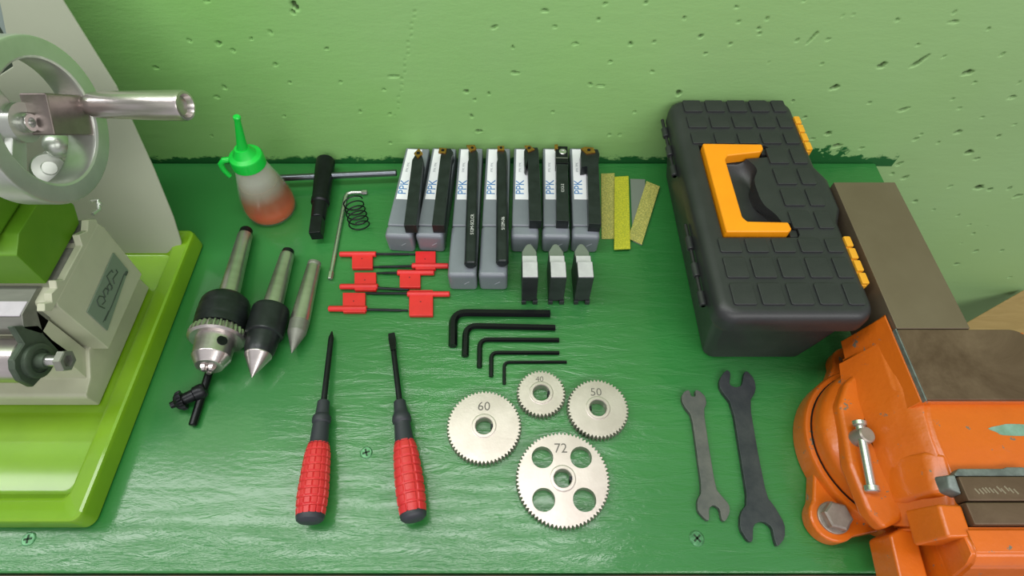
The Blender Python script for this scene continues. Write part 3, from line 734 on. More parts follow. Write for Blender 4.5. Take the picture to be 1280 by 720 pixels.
# ============================================================ toolholder boxes and toolholders
codes = [None, None, 'S12M-SCLCR', 'S12M-06', None, '1212-2', None]
box_lab = ['grey plastic tool box, leftmost of the row of seven', 'grey plastic tool box, second in the row, left of the long ones',
  'long grey plastic tool box, left one of the two long ones', 'long grey plastic tool box, right one of the two long ones',
  'short grey plastic tool box just right of the two long ones', 'short grey plastic tool box, second from the right of the row',
  'grey plastic tool box at the right end of the row, beside the gritty strips']
spec = [((484, 521), (508, 537), 315), ((522, 558), (541, 570), 315), ((561, 598), (575, 602), 363), ((599, 635), (609, 637), 363), ((638, 673), (644, 671), 316), ((676, 711), (679, 708), 316), ((712, 747), (712, 742), 316)]
BH = 26.0; BWID = 27.6
for i, ((a, b), (c, d_), yf) in enumerate(spec):
    F = W((a + b) / 2, yf, 0); B = W((c + d_) / 2, 183, BH); B.z = 0
    dr = (B - F).normalized(); ln = (B - F).length - 2
    rz = atan2(dr.y, dr.x) - pi / 2
    t = thing('tool_box_case', box_lab[i], 'plastic box', F, rz, 'grey plastic tool boxes in a row')
    MI = MW[t].inverted()
    def P_(bm): bm.transform(MI); return bm
    h = BWID / 2
    joint = ln - (ln * 0.0 + (W(0, 276, BH).y and (W(640, 182, BH).y - W(640, 276, BH).y))) - 2
    yj = max(12, joint)
    base = rbox(-h, h, 0, ln * 0.97, [(0, 1.5), (2, 0.3), (BH - 3, 0), (BH - 1.2, 0.5), (BH - 0.3, 1.6), (BH - 0.2, 3)], 3.5, 4)
    # near end of the base is full size; far sleeve slightly slimmer
    base = rbox(-h, h, 0, yj, [(0, 1.5), (2, 0.4), (BH - 5, 0), (BH - 2.2, 0.6), (BH - 0.8, 1.8), (BH - 0.1, 4)], 3.5, 4)
    part('box_base', P_(base), BOXG, t)
    lid = box(-h + 0.7, h - 0.7, yj - 0.5, ln, 0.3, BH - 0.6, 1.6, 3)
    part('box_lid', P_(lid), BOXG, t)
    # moulded diagonal mark on the near end, paler grey than the box
    dm = box(-3.2, 3.2, -0.25, 0.4, -0.25, 0.25)
    dm.transform(Matrix.Translation((4, 0.1, 13)) @ Matrix.Rotation(radians(-40), 4, 'Y'))
    part('moulded_line', P_(dm), plain('pale_moulded_grey', 'A9AFB5', 0.4), t)
    ly0, ly1 = ln - 76, ln - 2.5
    lb = part('paper_label', P_(box(-h + 3.2, h - 8.5, ly0, ly1, BH - 0.62, BH - 0.35)), PAPER, t, 'white paper label')
    M_ = MI @ Matrix.Translation((-h + 3.2 + 5.2, ly0 + 17, BH - 0.3)) @ Matrix.Rotation(radians(90), 4, 'Z')
    lettering('lettering', 'PPK', 12.5, M_, BLUE, lb, 0.05)
    M_ = MI @ Matrix.Translation((-h + 3.2 + 4.6, ly0 + 46, BH - 0.3)) @ Matrix.Rotation(radians(90), 4, 'Z')
    lettering('small_print', 'PPK PPK', 4.0, M_, GREYP, lb, 0.03)

th_lab = ['black toolholder with a gold diamond insert, leftmost on the boxes', 'black toolholder with a small gold insert at its left corner, second box from left',
  'round black boring bar on the left long box', 'round black boring bar on the right long box', 'black toolholder with hooked head on the fifth box, right of the boring bars',
  'black grooving toolholder with clamp screw on the sixth box', 'black threading toolholder with wide head at the right end of the row']
tsp = [((512.4, 281.5), (523.5, 189), 'point'), ((547.5, 281.5), (558.5, 187), 'corner'), ((587.8, 327), (591.5, 184), 'bar'), ((627.7, 325), (627.5, 184), 'bar'),
       ((669.5, 276), (666, 185), 'hook'), ((703.5, 276), (702, 184), 'groove'), ((744, 280), (740.5, 187), 'thread')]
for i, ((fx, fy), (bx, by), kind) in enumerate(tsp):
    zt = BH + 12.0
    F = W(fx, fy, zt); B = W(bx, by, zt); dr = (B - F); dr.z = 0; ln = dr.length; dr.normalize(); rz = atan2(dr.y, dr.x) - pi / 2
    t = thing('boring_bar' if kind == 'bar' else 'turning_toolholder', th_lab[i], 'boring bar' if kind == 'bar' else 'toolholder', (F.x, F.y, BH), rz, 'black toolholders on the boxes')
    MI = MW[t].inverted()
    def P_(bm): bm.transform(MI); return bm
    hw, H_ = 6.0, 12.0
    if kind == 'point':
        part('shank', P_(prism([(-hw, 0), (hw, 0), (hw, ln - 13), (3.0, ln - 4), (-3.0, ln - 4), (-hw, ln - 13)], 0, H_, 0.5)), BLACK2, t)
        part('insert', P_(prism([(0, ln + 3), (-4.6, ln - 4.5), (0, ln - 12), (4.6, ln - 4.5)], H_ - 1, H_ + 1.6, 0.2)), GOLD, t, 'gold diamond insert')
        part('insert_screw', P_(rev((0, ln - 4.5, H_ + 1.4), (0, ln - 4.5, H_ + 2.2), [(0, 2.2), (0.6, 2.0)], 16)), BLACK, t)
    elif kind == 'corner':
        part('shank', P_(prism([(-hw, 0), (hw, 0), (hw, ln - 12), (hw + 1.5, ln - 4), (hw - 2, ln + 2), (-5, ln + 2), (-6, ln - 10)], 0, H_, 0.5)), BLACK2, t)
        part('insert', P_(prism([(-8, ln + 1.5), (-8.5, ln - 5.5), (-0.5, ln - 7), (0, ln + 0.5)], H_ - 1, H_ + 1.5, 0.2)), GOLD, t, 'small gold insert')
        part('insert_screw', P_(rev((-4, ln - 2.6, H_ + 1.3), (-4, ln - 2.6, H_ + 2.1), [(0, 1.9), (0.6, 1.7)], 16)), BLACK, t)
    elif kind == 'bar':
        sec = []
        for k in range(28):
            a_ = 2 * pi * k / 28; sec.append((6.0 * cos(a_), min(6 + 6.0 * sin(a_), 11.0)))
        def R_(y, s=1.0, dx=0): return [(x * s + dx, y, 6 + (z - 6) * s) for x, z in sec]
        part('shank', P_(loops([R_(0, 0.82), R_(1.2, 1), R_(ln - 18, 1), R_(ln - 14, 0.9, 0.3), R_(ln - 3, 0.86, -0.4), R_(ln - 1, 0.8, -0.8)])), BLACK2, t)
        if i == 2: ins = [(-7.5, ln + 3), (-3, ln - 7), (3.6, ln - 2), (1.5, ln + 3)]
        else: ins = [(-5, ln + 1.5), (-5, ln - 5), (2.5, ln - 5), (2.5, ln + 1.5)]
        part('insert', P_(prism(ins, 10.2, 12.6, 0.2)), GOLD, t, 'gold carbide insert')
        part('insert_screw', P_(rev((-1, ln - 1.4, 12.5), (-1, ln - 1.4, 13.2), [(0, 1.6), (0.5, 1.5)], 16)), BLACK, t)
        M_ = MI @ Matrix.Translation((1.0, ln * 0.30, 11.06)) @ Matrix.Rotation(radians(90), 4, 'Z')
        lettering('stamped_marks', codes[i], 4.6, M_, WHITEP, t, 0.03)
    elif kind == 'hook':
        part('shank', P_(prism([(-hw, 0), (hw, 0), (hw, ln - 3), (hw - 1, ln + 1), (-7, ln + 1), (-9.5, ln - 4), (-9.5, ln - 26), (-8, ln - 29), (-hw, ln - 18)], 0, H_, 0.5)), BLACK2, t)
        part('insert', P_(prism([(-9, ln + 2.5), (-5, ln - 7.5), (2, ln - 3.5), (-3, ln + 2.5)], H_ - 1, H_ + 1.5, 0.2)), GOLD, t, 'gold triangular insert')
        part('insert_screw', P_(rev((-4, ln - 1.6, H_ + 1.3), (-4, ln - 1.6, H_ + 2.1), [(0, 1.9), (0.6, 1.7)], 16)), BLACK, t)
    elif kind == 'groove':
        sh = part('shank', P_(box(-hw, hw, 0, ln - 25, 0, H_, 0.5)), BLACK2, t)
        part('clamp_head', P_(prism([(-hw - 0.5, ln - 24.5), (hw + 0.5, ln - 24.5), (hw + 0.5, ln + 1), (-hw - 0.5, ln + 1)], 0, H_ + 0.6, 0.5)), BLACK, t)
        part('clamp_screw', P_(rev((1, ln - 8, H_ + 0.4), (1, ln - 8, H_ + 2), [(0, 4.0), (1.2, 4.0), (1.6, 3.4), (1.6, 2.2), (0.9, 2.0)], 20)), CHROME, t, 'bright clamp screw')
        part('insert', P_(box(-hw - 1.6, -hw + 2, ln - 4, ln + 3, H_ - 2, H_ + 1.2, 0.2)), GOLD, t, 'gold grooving insert')
        part('head_groove', P_(box(-hw - 0.2, hw + 0.2, ln - 17.5, ln - 16.3, H_ + 0.4, H_ + 0.8)), CAST, t)
        M_ = MI @ Matrix.Translation((0.5, ln * 0.42, H_ + 0.05)) @ Matrix.Rotation(radians(90), 4, 'Z')
        lettering('stamped_marks', codes[i], 4.2, M_, WHITEP, t, 0.03)
    else:
        part('shank', P_(prism([(-hw, 0), (hw, 0), (hw, ln - 20), (hw + 1.5, ln - 6), (hw, ln + 1), (-12, ln + 1), (-12.5, ln - 4), (-12.5, ln - 27), (-hw, ln - 25)], 0, H_, 0.5)), BLACK2, t)
        part('insert', P_(prism([(-12.5, ln - 0.5), (-6.5, ln - 8), (3, ln - 5.5), (1, ln + 1.8), (-8, ln + 2.5)], H_ - 1, H_ + 1.5, 0.2)), GOLD, t, 'gold threading insert')
        part('insert_screw', P_(rev((-4, ln - 2.4, H_ + 1.3), (-4, ln - 2.4, H_ + 2.1), [(0, 2.0), (0.6, 1.8)], 16)), BLACK, t)

# ============================================================ three chuck jaws standing on the bench
BRT = plain('ground_bright_face', 'CFCDD2', 0.42, 0.3, var='BEBCC2', n=80)
SDK = plain('dark_ground_steel', '34383A', 0.42, 0.5, var='44484A', n=60)
MID = plain('grey_ground_steel', '8E9290', 0.4, 0.7)
def jaw(F, label):
    t = thing('chuck_jaw', label, 'chuck jaw', F, 0, 'stepped chuck jaws below the boxes')
    MI = MW[t].inverted(); h = 7.2
    def P_(bm): bm.transform(MI); return bm
    pf = [(0, 6), (0, 44), (18, 44), (18, 38), (29, 38), (29, 32), (38, 32), (38, 0), (2.5, 0), (2.5, 6)]
    bmj = slab([(-h, y, z) for y, z in pf], [(h, y, z) for y, z in pf], 0.4, 1)
    part('jaw_body', P_(bmj), SDK, t)
    part('step_face', P_(box(-h + 0.4, h - 0.4, 0.6, 17.4, 44.0, 44.5, 0.2, 1)), BRT, t, 'bright ground top step')
    part('step_face', P_(box(-h + 0.4, h - 0.4, 18.3, 28.6, 38.0, 38.5, 0.2, 1)), BRT, t, 'bright ground middle step')
    part('step_face', P_(box(-h + 0.4, h - 0.4, 29.3, 37.6, 32.0, 32.4, 0.2, 1)), MID, t, 'grey lower step')
    part('jaw_tip', P_(prism([(-h, 38.1), (h, 38.1), (3.2, 46), (1.2, 48), (-1.2, 48), (-3.2, 46)], 6, 31, 0.4)), MID, t)
    part('guide_foot', P_(join(box(-h, -3, -1.5, 2.4, 0, 5.5, 0.4), box(3.4, h + 0.8, -1.5, 2.4, 0, 5.5, 0.4))), SDK, t)
for px, lb in ((661.3, 'stepped steel chuck jaw, left one of three below the boxes'), (694.5, 'stepped steel chuck jaw, middle one of three below the boxes'), (726.4, 'stepped steel chuck jaw, right one of three below the boxes')):
    f = W(px, 381, 0); jaw((f.x, f.y + 1.6, 0), lb)

# ============================================================ gritty strips
def C5(x, y, z): return W(460 + x / 3.13, 160 + y / 3.13, z)
for pts_, z, mt, lb in (
    ([(1026,198),(1085,200),(1082,300),(1072,458),(1036,442)], 0.15, STR3, 'plain grey metal strip lying under the yellow gritty ones'),
    ([(912,178),(965,176),(968,432),(914,433)], 0.15, STR1, 'dull gold gritty strip, leftmost by the tool boxes'),
    ([(1090,207),(1142,228),(1072,455),(1018,430)], 1.6, STR1, 'dull gold gritty strip tilted to the right'),
    ([(965,190),(1020,187),(1027,472),(963,475)], 2.95, STR2, 'bright yellow gritty strip, second from left')):
    q_ = [C5(x, y, z + 1.2) for x, y in pts_]
    solo('abrasive_strip' if mt != STR3 else 'metal_strip', prism([(p.x, p.y) for p in q_], z, z + 1.2, 0.25, 1), mt, lb, 'strip', group='gritty strips beside the boxes')

# ============================================================ red flag keys
def C6(x, y, z): return W(400 + x / 3.556, 290 + y / 3.556, z)
def flag(sq, spine_y, sx0, sx1, ry, rx0, rx1, z, label, sp_r=10.5):
    """sq: flag corners in the crop; spine line; rod line"""
    x0, y0, x1, y1 = sq
    c = C6((x0 + x1) / 2, (y0 + y1) / 2, z)
    t = thing('flag_key', label, 'torx key', (c.x, c.y, 0), 0, 'red flag handled torx keys')
    q_ = [C6(x0, y1, z + 4), C6(x1, y1, z + 4), C6(x1, y0, z + 4), C6(x0, y0, z + 4)]
    fp = part('flag', prism([(p.x, p.y) for p in q_], z + 0.4, z + 4.4, 0.6), REDP, t, 'red plastic flag')
    mid = C6((x0 + x1) / 2 - 2, (y0 + y1) / 2 - 6, z + 4.5)
    part('flag_dimple', rev(mid - Vector((0, 0, 0.4)), mid + Vector((0, 0, 0.1)), [(0, 0.9), (0.5, 0.7)], 12), plain('dimple_dark', '7E1A1B', 0.6), fp)
    a, b = C6(sx0, spine_y, z + 3.0), C6(sx1, spine_y, z + 3.0); ln = (b - a).length
    part('handle_spine', rev(a, b, [(0, 2.2), (0.6, 2.8), (ln - 0.6, 3.0), (ln, 2.4)], 20), REDP, t, 'red round spine')
    a, b = C6(rx0, ry[0], z + 3.0), C6(rx1, ry[1], z + 1.6); ln = (b - a).length
    part('key_rod', rev(a, b, [(0, 1.3), (ln - 7, 1.3), (ln - 6, 0.95), (ln - 0.5, 0.95), (ln, 0.5)], 14), BLACK, t, 'thin black steel rod')
flag((142, 86, 234, 162), 99, 88, 250, (98, 99), 249, 424, 0, 'red flag key at top left, just right of the chrome key tip')
flag((424, 86, 514, 166), 151, 571, 409, (152, 156), 410, 236, 0, 'red flag key at top right, touching the long box')
flag((153, 180, 249, 258), 243, 89, 258, (249, 257), 257, 396, 0, 'red flag key, middle row, on the left')
flag((354, 168, 446, 246), 181, 508, 344, (182, 183), 345, 251, 0, 'red flag key, middle row, on the right')
flag((101, 270, 201, 356), 341, 38, 209, (345, 349), 208, 392, 0, 'red flag key, bottom row, farthest left')
flag((396, 258, 502, 372), 276, 577, 388, (273, 273), 389, 203, 0, 'red flag key, bottom row right, largest flag')

# ============================================================ black hex keys
def hexkey(p_long, p_corner, p_short, wpx, label, rb):
    a = C6(*p_long, 0); c = C6(*p_corner, 0); b = C6(*p_short, 0)
    r = wpx / 2 / 3.556 * depth(c) / FOC
    for p in (a, c, b): p.z = r * 0.96
    u1 = (a - c).normalized(); u2 = (b - c).normalized()
    R_ = rb; s, e = c + u1 * R_, c + u2 * R_; pts_ = [a, a.lerp(s, 0.5), s]
    for k in range(1, 8):
        t_ = k / 8; pts_.append(s * (1 - t_) ** 2 + c * 2 * t_ * (1 - t_) + e * t_ ** 2)
    pts_ += [e, b]
    rings = []
    for i, p in enumerate(pts_):
        q0 = pts_[max(i - 1, 0)]; q1 = pts_[min(i + 1, len(pts_) - 1)]; t_ = (q1 - q0).normalized()
        s_ = t_.cross(Vector((0, 0, 1)))
        rings.append([p + (s_ * cos(pi / 3 * k) + Vector((0, 0, 1)) * sin(pi / 3 * k)) * r * 1.08 for k in range(6)])
    bm_ = loops(rings)
    solo('hex_key', bm_, HEX, label, 'hex key', group='black hex keys in size order', angle=25)
hexkey((1022, 371), (594, 367), (592, 515), 35, 'largest black hex key, topmost of the five', 13)
hexkey((1045, 432), (650, 423), (646, 558), 28, 'second largest black hex key, second from the top', 11)
hexkey((1062, 485), (711, 483), (709, 607), 21, 'middle sized black hex key, third of the five', 8)
hexkey((1063, 541), (762, 540), (761, 647), 18, 'second smallest black hex key, fourth from the top', 6)
hexkey((1096, 581), (819, 582), (819, 680), 14, 'smallest black hex key, lowest of the five', 5)

# ============================================================ change gears
def gear(px, py, teeth, ang, label, holes=None, bore=7.0, key_a=0):
    Rt = teeth / 2 + 1; Rr = teeth / 2 - 1.2; zt = 8.6
    c = W(px, py, zt); c.z = 0
    t = thing('change_gear', label, 'gear', c, 0, 'steel change gears')
    N = teeth * 4
    out = []
    for i in range(N):
        a = 2 * pi * i / N; k = i % 4
        out.append(((Rr, Rt, Rt, Rr)[k], a + (0, 0.15, -0.15, 0)[k] * 2 * pi / N))
    bm = bmesh.new()
    def ring(rad, z): return [bm.verts.new((r * cos(a), r * sin(a), z)) for r, a in rad]
    ob_, om_, ot_, oi_ = ring(out, 0.2), ring(out, zt - 0.5), ring([(min(r, Rt - 0.5), a) for r, a in out], zt), None
    for A, B in ((ob_, om_), (om_, ot_)):
        for i in range(N): bm.faces.new((A[i], A[(i + 1) % N], B[(i + 1) % N], B[i]))
    # bore wall
    NB = 36
    bi = [(bore, 2 * pi * i / NB) for i in range(NB)]
    tb2, bb2 = ring(bi, zt - 0.2), ring(bi, 0.2)
    for i in range(NB): bm.faces.new((tb2[(i + 1) % NB], tb2[i], bb2[i], bb2[(i + 1) % NB]))
    hl_t, hl_b = [], []
    for hx, hy, hr in (holes or []):
        tt = [bm.verts.new((hx + hr * cos(2 * pi * i / 40), hy + hr * sin(2 * pi * i / 40), zt)) for i in range(40)]
        bb = [bm.verts.new((v.co.x, v.co.y, 0.2)) for v in tt]
        for i in range(40): bm.faces.new((tt[(i + 1) % 40], tt[i], bb[i], bb[(i + 1) % 40]))
        hl_t.append(tt); hl_b.append(bb)
    for v in tb2: v.co.z = zt
    for rings_ in ([ot_, tb2] + hl_t, [ob_, bb2] + hl_b):
        es = []
        for r_ in rings_:
            for i in range(len(r_)):
                es.append(bm.edges.get((r_[i], r_[(i + 1) % len(r_)])) or bm.edges.new((r_[i], r_[(i + 1) % len(r_)])))
        bmesh.ops.triangle_fill(bm, use_beauty=True, use_dissolve=False, edges=es)
    bmesh.ops.recalc_face_normals(bm, faces=bm.faces[:])
    MI = MW[t].inverted()
    bm.transform(MI @ Matrix.Rotation(radians(ang), 4, 'Z'))
    part('gear_disc', bm, GEAR, t, angle=25)
    o = Vector((0, 0, 0))
    hubm = rev((0, 0, zt), (0, 0, zt + 2), [(0, bore + 3.4), (0.15, bore + 3.5), (0.2, bore + 3.2), (0.25, bore + 2.9), (0.7, bore + 2.7), (0.75, bore + 0.5), (0.1, bore + 0.05)], 40, False, False)
    hubm.transform(MI)
    part('hub_ring', hubm, GEAR, t)
    kb = box(bore - 1.6, bore + 1.4, -1.5, 1.5, 1, zt + 0.72)
    kb.transform(MI @ Matrix.Rotation(radians(key_a), 4, 'Z'))
    part('keyway', kb, BLACK, t)
    return t, MI, zt
def num(t, MI, zt, txt, x, y, size):
    lettering('stamped_number', txt, size, MI @ Matrix.Translation((x, y, zt + 0.02)), GEARD, t, 0.03)
t, MI, zt = gear(605, 532.5, 60, 2, 'steel gear stamped 60, leftmost of the four', key_a=0); num(t, MI, zt, '60', -0.5, 16.8, 11)
t, MI, zt = gear(676.5, 491, 40, 1, 'small steel gear stamped 40 below the hex keys', key_a=0); num(t, MI, zt, '40', -1, 12.5, 7)
t, MI, zt = gear(747.5, 510, 50, 3, 'steel gear stamped 50, rightmost of the four', key_a=180); num(t, MI, zt, '50', -0.5, 14.0, 10)
t, MI, zt = gear(703.5, 598, 72, 0, 'largest steel gear stamped 72 with four round holes', [(-15.5, 16.5, 8.7), (15.5, 16.5, 8.7), (-15.5, -16, 8.9), (16, -16, 9.0)], key_a=0); num(t, MI, zt, '72', -0.5, 23.5, 11)

# ============================================================ open ended wrenches
def C7(x, y, z): return W(830 + x / 2.878, 450 + y / 2.878, z)
def curve_round(pts_, it=1):
    for _ in range(it):
        out = []
        n = len(pts_)
        for i in range(n):
            a, b = pts_[i], pts_[(i + 1) % n]
            out += [(a[0] * .8 + b[0] * .2, a[1] * .8 + b[1] * .2), (a[0] * .2 + b[0] * .8, a[1] * .2 + b[1] * .8)]
        pts_ = out
    return pts_
small = [(66,150),(63,128),(75,111),(92,106),(97,130),(115,131),(112,106),(128,110),(149,130),(154,156),(143,180),(160,300),(187,462),(205,485),(236,520),(238,548),(222,580),(208,576),(201,535),(180,520),(162,532),(164,578),(150,574),(122,545),(119,505),(137,472),(118,330),(100,200),(76,170)]
large = [(228,34),(241,46),(235,88),(257,98),(281,92),(288,44),(300,38),(326,68),(332,108),(308,152),(338,330),(371,492),(398,525),(436,590),(436,640),(408,674),(397,640),(389,600),(356,578),(322,590),(320,655),(300,650),(273,605),(275,550),(302,512),(278,360),(246,160),(202,104),(198,74),(212,48)]
for pts_, mt, lb in ((small, WRG, 'smaller grey open-ended spanner, left of the pair'), (large, WRB, 'larger dark open-ended spanner, beside the orange vise')):
    q_ = [C7(x, y, 5) for x, y in curve_round(pts_)]
    solo('open_end_wrench', prism([(p.x, p.y) for p in q_], 0.1, 5, 0.5, 2), mt, lb, 'wrench', group='open ended spanners')

# ============================================================ toolbox
T = thing('toolbox', 'black plastic toolbox with orange handle standing by the wall', 'toolbox', (219, 335, 0))
x0, x1, y0, y1 = 157, 279, 207, 463
bodyb = loops([[(p[0], p[1], z) for p in rrect(x0 + a, x1 - b, y0 + a2, y1 - a2, 9, 5)] for z, a, b, a2 in ((0, 19, 20, 15), (3, 16, 17, 12), (30, 11, 13, 10), (62, 7, 9, 8), (70, 6, 8, 7))])
part('tool_box_body', bodyb, BP, T, 'black plastic lower body')
part('lid_seam', rbox(x0 + 2, x1 - 3, y0 + 2, y1 - 2, [(70.1, 0), (71.6, 0)], 12, 6), plain('brownish_seam', '4E4534', 0.5), T)
# lid with raised latch bulge on the right side
def lid_ring(i, z, r=15):
    base = rrect(x0 + i, x1 - i, y0 + i, y1 - i, max(r - i * 0.5, 4), 7)
    out = []
    for x, y in base: out.append((x, y))
    # insert bulge points along the right side (first and last corners share x = x1 - i)
    k = [(x1 - i, 302), (x1 + 7 - i, 318), (x1 + 7 - i, 352), (x1 - i, 368)]
    out = out + k            # last corner ends at (x1, y0+r); continue upwards to the first corner
    return [(x, y, z) for x, y in out]
lid = loops([lid_ring(0.8, 71.7), lid_ring(0, 73), lid_ring(0, 83), lid_ring(0.8, 87), lid_ring(2.6, 90), lid_ring(5.5, 91.8), lid_ring(9, 92.2)])
lido = part('lid', lid, BP, T, 'black lid with raised square pads', 50)
# raised pads
row_b = [441, 418, 396, 370, 344, 319, 294, 269, 244, 219]
row_h = [17, 17, 15, 20, 20, 20, 19, 14.5, 20, 20]
cols = [(170, 188), (192, 210), (214, 232), (236, 254), (258, 271)]
cache = {}
for ri, (yb, hh) in enumerate(zip(row_b, row_h)):
    for ci, (xa, xb) in enumerate(cols):
        # handle well covers x 173..233, y 284..396
        if ri in (3, 4, 5, 6) and ci < 3: continue
        key = (xb - xa, hh)
        if key not in cache:
            cache[key] = mesh_of('raised_pad', rbox(-key[0] / 2, key[0] / 2, -key[1] / 2, key[1] / 2, [(-0.8, 0), (0.9, 0.2), (1.3, 0.8)], 1.6, 2), BP)
        z = 92.6 if ci < 4 else 92.5
        shared('raised_pad', cache[key], lido, ((xa + xb) / 2, yb + hh / 2, z))
# well around the handle: dark sunken-looking basin with a rim, built as a rim standing on the lid
wx0, wx1, wy0, wy1 = 174, 236, 285, 394
def cut(target, bm):
    bm.transform(Matrix.Diagonal((MM, MM, MM, 1)) @ MW[top(target)])
    me_ = bpy.data.meshes.new('cutter'); bm.to_mesh(me_); bm.free()
    c_ = bpy.data.objects.new('cutter', me_); C.objects.link(c_); c_.location = top(target).location
    md = target.modifiers.new('cut', 'BOOLEAN'); md.object = c_; md.solver = 'EXACT'; md.operation = 'DIFFERENCE'
    bpy.context.view_layer.update()
    for m_ in target.modifiers: m_.show_viewport = m_.type == 'BOOLEAN'
    bpy.context.view_layer.update()
    ev = target.evaluated_get(bpy.context.evaluated_depsgraph_get())
    new = bpy.data.meshes.new_from_object(ev)
    target.modifiers.remove(md); target.data = new
    for m_ in target.modifiers: m_.show_viewport = True
    bpy.data.objects.remove(c_); bpy.data.meshes.remove(me_)
def inset_loop(pts_, k):
    cx_ = sum(p[0] for p in pts_) / len(pts_); cy_ = sum(p[1] for p in pts_) / len(pts_)
    return [(cx_ + (p[0] - cx_) * k, cy_ + (p[1] - cy_) * k) for p in pts_]
chan = [(175, 285), (238, 285), (240, 288), (240, 298), (236, 300.5), (198, 301), (196, 304), (196, 371), (199, 375), (236, 379), (240, 382), (240, 392), (237, 394.5), (175, 394.5)]
cut(lido, prism(chan, 85.5, 96))
basin = curve_round([(188, 297), (230, 297), (226, 310), (217, 322), (216, 350), (224, 364), (214, 381), (188, 381)], 2)
cut(lido, loops([[(x, y, z) for x, y in inset_loop(basin, k)] for z, k in ((97, 1.04), (92, 1.0), (88.5, 0.96), (84, 0.86), (80.5, 0.7), (79, 0.5))]))
for p_ in lido.data.polygons: p_.use_smooth = True
lido.data.set_sharp_from_angle(angle=radians(40))
hd_pts = [(177, 287), (229, 287), (232, 290), (231, 297.5), (197, 298.5), (194, 303), (194, 371), (197, 376), (229, 381), (232, 385), (232, 391), (177, 392)]
part('carry_handle', prism(hd_pts, 86, 97.5, 1.6, 3), ORP, T, 'orange folding carry handle')
for ya, yb in ((284.6, 286.6), (298.6, 300)):
    pass
part('handle_pivot', box(232.4, 239.6, 286.5, 294.5, 85.6, 91, 1.4), BPD, lido)
part('handle_pivot', box(232.4, 239.6, 384, 391.5, 85.6, 91, 1.4), BPD, lido)
for ya, yb in ((388, 436), (238, 287)):
    lt = part('latch', box(273.5, 280.0, ya, yb, 70, 90.5, 1.2), YEL, T, 'orange latch with four ribs')
    st_ = (yb - ya) / 4
    for k in range(4):
        part('latch_rib', box(275.2, 281.0, ya + k * st_ + 0.9, ya + (k + 1) * st_ - 0.9, 80, 93.0, 1.0), YEL, lt)
for ya, yb in ((375, 455), (231, 316)):
    n = 6; s_ = (yb - ya) / n
    hg = part('hinge', rev((155, ya, 71), (155, yb, 71), [(0, 1.6), (yb - ya, 1.6)], 14), BPD, T)
    for k in range(n):
        if k % 2 == 0: part('hinge_knuckle', rev((154.6, ya + k * s_, 72), (154.6, ya + (k + 1) * s_ - 1, 72), [(0, 2.6), (0.6, 3.2), (s_ - 1.6, 3.2), (s_ - 1, 2.6)], 14), BP, hg)

# ============================================================ vise
V = thing('bench_vise', 'orange cast bench vise with worn steel jaws and anvil', 'vise', (312, 135, 0))
bcx, bcy = 299, 132
def circ(r, z, n=64, cx=bcx, cy=bcy): return [(cx + r * cos(2 * pi * k / n), cy + r * sin(2 * pi * k / n), z) for k in range(n)]
part('swivel_base', loops([circ(66, 0.2), circ(67, 2), circ(67, 20), circ(65.5, 22.5), circ(63, 23)]), VISE, V, 'orange round swivel base')
def lug(cx, cy, a):
    d = Vector((cos(a), sin(a), 0)); n_ = Vector((-sin(a), cos(a), 0)); o = Vector((bcx, bcy, 0)) + d * 50
    pts_ = [o + n_ * 34, o - n_ * 34]
    e = Vector((cx, cy, 0))
    arc = [e + (n_ * -cos(t_) + d * sin(t_)) * 17 for t_ in [pi * k / 12 for k in range(13)]]
    pts_ = [o + n_ * 34, o - n_ * 34] + arc
    return prism([(p.x, p.y) for p in pts_], 0.2, 15, 2.2, 3)
bolt_c = W(1047, 645, 22)
a_ = atan2(bolt_c.y - bcy, bolt_c.x - bcx)
lg = part('mounting_lug', lug(bolt_c.x, bolt_c.y, a_), VISE, V, 'orange bolted lug')
a2 = pi - 0.75
b2 = Vector((bcx + 74 * cos(a2), bcy + 74 * sin(a2), 0))
rc = W(1070, 452, 20)
lug2 = part('mounting_lug', lug(rc.x, rc.y, atan2(rc.y - bcy, rc.x - bcx)), VISE, V, 'orange rear lug')
lc_ = Vector((rc.x, rc.y, 0))
def hexbolt(c, z, r, h, parent, name='hex_bolt'):
    return part(name, rev((c.x, c.y, z), (c.x, c.y, z + h), [(0, r), (h - 1.2, r), (h, r * 0.86)], 6), BOLT, parent, 'weathered hex bolt', 20)
part('washer', rev((bolt_c.x, bolt_c.y, 15), (bolt_c.x, bolt_c.y, 17), [(0, 11.5), (1.6, 11.5), (2, 11)], 28), BOLT, lg)
hexbolt(bolt_c, 17, 10.2, 8, lg)
hexbolt(lc_, 15, 9, 9, lug2)
# swivel body: upper disc and cast shoulders rising to the slide housing
part('swivel_disc', loops([circ(60, 23.6), circ(61.5, 25), circ(61.5, 36), circ(59, 41), circ(54, 44), circ(44, 47), circ(36, 52)]), VISE, V, 'orange swivelling upper disc')
def P(x, y, z): return (x, y, z)
hous = loops([
    [(262, 68, 40), (345, 68, 40), (372, 68, 40), (372, 198, 40), (300, 205, 40), (266, 196, 40), (258, 160, 40), (256, 110, 40)],
    [(272, 64, 58), (345, 64, 58), (376, 64, 58), (376, 199, 58), (300, 205, 58), (276, 198, 58), (270, 160, 58), (268, 112, 58)],
    [(280, 62, 76), (345, 62, 76), (380, 62, 76), (380, 199, 76), (300, 205, 76), (283, 199, 76), (280, 160, 76), (279, 112, 76)],
    [(286, 92, 85), (345, 92, 85), (384, 92, 85), (384, 143.5, 85), (330, 143.5, 85), (292, 143.5, 85), (288, 134, 85), (286, 118, 85)]])
bmesh.ops.bevel(hous, geom=[e for e in hous.edges if len(e.link_faces) == 2 and e.calc_face_angle(0) > 0.35], offset=3.0, segments=3, affect='EDGES', clamp_overlap=True)
part('fixed_jaw_body', hous, VISE, V, 'orange cast body', 60)
